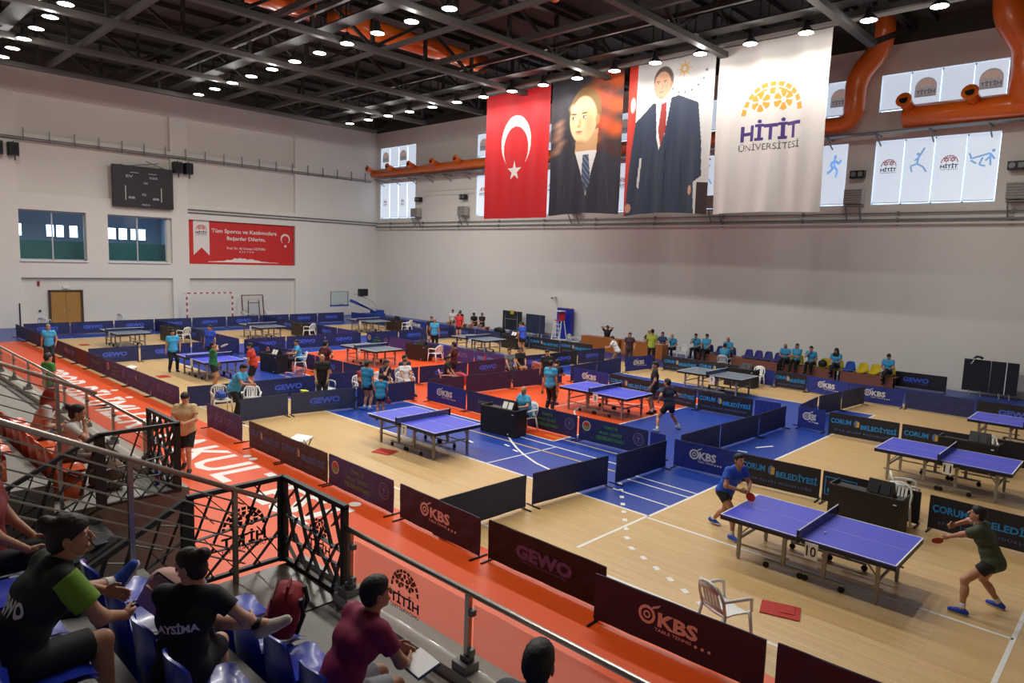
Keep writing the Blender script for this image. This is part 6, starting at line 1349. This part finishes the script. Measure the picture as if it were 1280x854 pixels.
for x, J, pid, d, hr in SB: person('official in sky blue on the bench, '+d, x, 32.62, -88, J, pid, SKY, BLK, res=.021, z=.6, hair=hr)
person('official in sky blue with a black headscarf on the bench', -10.65, 32.6, -88, sitcross, 'sitcross', SKY, BLK, res=.02, z=.6, scarf=BLK)
person('official in sky blue seated with back turned on the white chair', -15.1, 30.6, 95, sitp, 'sitp', SKY, BLK, res=.02, z=.45)
# ---------------------------------------------------------------- spectators in the stand
z1, z2, z3 = 1.86, 2.27, 2.68
GJ = pose(hip=(0, -.02, .11), lean=.38, hunch=.22, twist=-.1, al=(-.42, .70, .14), ar=(.13, .42, -.36), kl=(-.3, .6, 1), wl=(-.10, .52, .26), wr=(.16, .50, .20), pl=(-1, -.3, -.3), pr=(1, -.1, -.6), head=(-.4, -.05), pitchfoot=(.9, 0), fl=-10)
gm = person('player in black and lime shirt leaning forward in the third row', -4.24, .70, 98, GJ, 'gew', (24, 30, 28), (18, 18, 20), 'knee', res=.0105, h=1.66, z=z3, hair=('bun', 'd'), skin='b', shoes=(40, 84, 190), socks=(210, 210, 206), hres=.006, sleeve=.62)
AJ = pose(hip=(0, 0, .11), lean=.16, hunch=.18, al=(.46, .34, .24), ar=(.12, .42, -.36), kl=(-.5, 1, .5), wl=(.10, .40, .26), wr=(.36, .34, .28), pl=(-1, -.3, -.4), pr=(1, -.3, -.6), head=(1.3, -.15), fl=-60, pitchfoot=(.3, 0))
ay = person('girl in black T-shirt with white lettering seated in the second row', -4.22, 1.54, 136, AJ, 'ays', (20, 20, 23), (18, 18, 20), 'knee', res=.0105, h=1.56, z=z2, hair=('bun', 'd'), skin='a', shoes=(186, 180, 166), socks=(40, 40, 42), hres=.006, sleeve=.55)
KJ = pose(hip=(0, 0, .11), lean=.42, hunch=.15, al=(-.16, .44, -.40), ar=(.16, .46, -.40), wl=(-.08, .54, .20), wr=(.10, .52, .16), pl=(-1, -.2, -.5), pr=(1, -.2, -.5), head=(-.2, .05))
pk = person('man in raspberry polo shirt holding a blue folder in the front row', -3.88, 2.43, 88, KJ, 'pink', (146, 34, 76), (140, 142, 150), 'knee', res=.0105, h=1.74, z=z1, hair=('short', 'k'), skin='b', hres=.006, sleeve=.6)
person('dark haired spectator in grey seated alone in the front row', -2.3, 2.7, 115, sitp, 'sitp5', (70, 74, 84), (40, 42, 50), res=.013, h=1.82, z=z1+.06, hair=('short', 'k'), skin='c', hres=.0065)
person('spectator in red and black at the end of the third row', -5.78, .80, 70, sitp, 'sitp5', (120, 22, 26), BLK, res=.016, h=1.64, z=z3+.02, hair=('short', 'k'))
person('woman in white shirt and brick red headscarf on an orange seat', -12.75, 2.56, 70, sitread, 'sitread6', (206, 200, 192), (80, 70, 66), res=.014, h=1.66, z=z1+.0, scarf=(140, 48, 38))
person('woman in white shirt with dark hair bun on an orange seat', -11.25, 2.56, 60, sitchin, 'sitchin6', (210, 204, 196), (90, 76, 64), res=.014, h=1.66, z=z1+.0, hair=('bun', 'd'))
t = thing('blue_folder', 'blue folder on the lap of the raspberry shirted man', 'folder', (-3.70, 3.02, 2.0), R(-5)); obj('cover', MB().box((0, 0, 0), (.26, .2, .012), M=Matrix.Rotation(R(14), 3, 'X')), mat('folder blue', (44, 92, 150), .5), t); obj('paper', MB().box((0, 0, .012), (.25, .19, .008), M=Matrix.Rotation(R(14), 3, 'X')), white, t)
# lettering and sleeve panels on the spectators' shirts, wrapped onto the cloth
def wrap_text(s, root, cx, cz, w, h, m, bold=.03, tilt=0.):
    sh = [c for c in root.children if c.name.startswith('shirt')][0]; me0, tw, th = text_mesh(s, bold, 4)
    import bmesh
    bm = bmesh.new(); bm.from_mesh(me0); bmesh.ops.triangulate(bm, faces=bm.faces[:])
    for _ in range(2): bmesh.ops.subdivide_edges(bm, edges=[e for e in bm.edges if e.calc_length() > tw*.03], cuts=1)
    me = bpy.data.meshes.new('back_lettering'); 
    from mathutils.bvhtree import BVHTree
    tree = BVHTree.FromPolygons([v.co for v in sh.data.vertices], [tuple(p.vertices) for p in sh.data.polygons])
    for v in bm.verts:
        px, pz = v.co.x*w/tw, v.co.y*h/th; X_ = cx+px*math.cos(tilt)-pz*math.sin(tilt); Z_ = cz+px*math.sin(tilt)+pz*math.cos(tilt)
        hit = tree.ray_cast(Vector((X_, -1, Z_)), Vector((0, 1, 0))); yv = hit[0].y if hit[0] else 0
        v.co = Vector((X_, yv-.004, Z_))
    bm.to_mesh(me); bm.free(); me.materials.append(m); o = bpy.data.objects.new('back_lettering', me); C.objects.link(o); o.parent = root; return o
silver = mat('silver print', (228, 228, 230), .5)
wrap_text('AYSİMA', ay, 0.0, .43, .28, .075, silver, .04, R(4)); wrap_text('GEWO', gm, 0.0, .41, .26, .09, silver, .045)
lime = cm((112, 152, 36))
for s in 'lr':
    J = GJ; e = J['s'+s]+(J['e'+s]-J['s'+s])*.66; d = nrm(J['e'+s]-J['s'+s]); q = J['s'+s]-d*.02
    obj('sleeve', arr2mesh([snet([cone(q, e, .080, .077, cut=[(e, d), (q, -d)])], .0105, 0)+(0,)], 'sleeve'), lime, gm)
obj('collar', arr2mesh([snet([cone(GJ['nb']-GJ['up2']*.02, GJ['nb']+GJ['up2']*.03, .078, .066, cut=[(GJ['nb']+GJ['up2']*.03, GJ['up2'])])], .0105, 0)+(0,)], 'collar'), lime, gm)
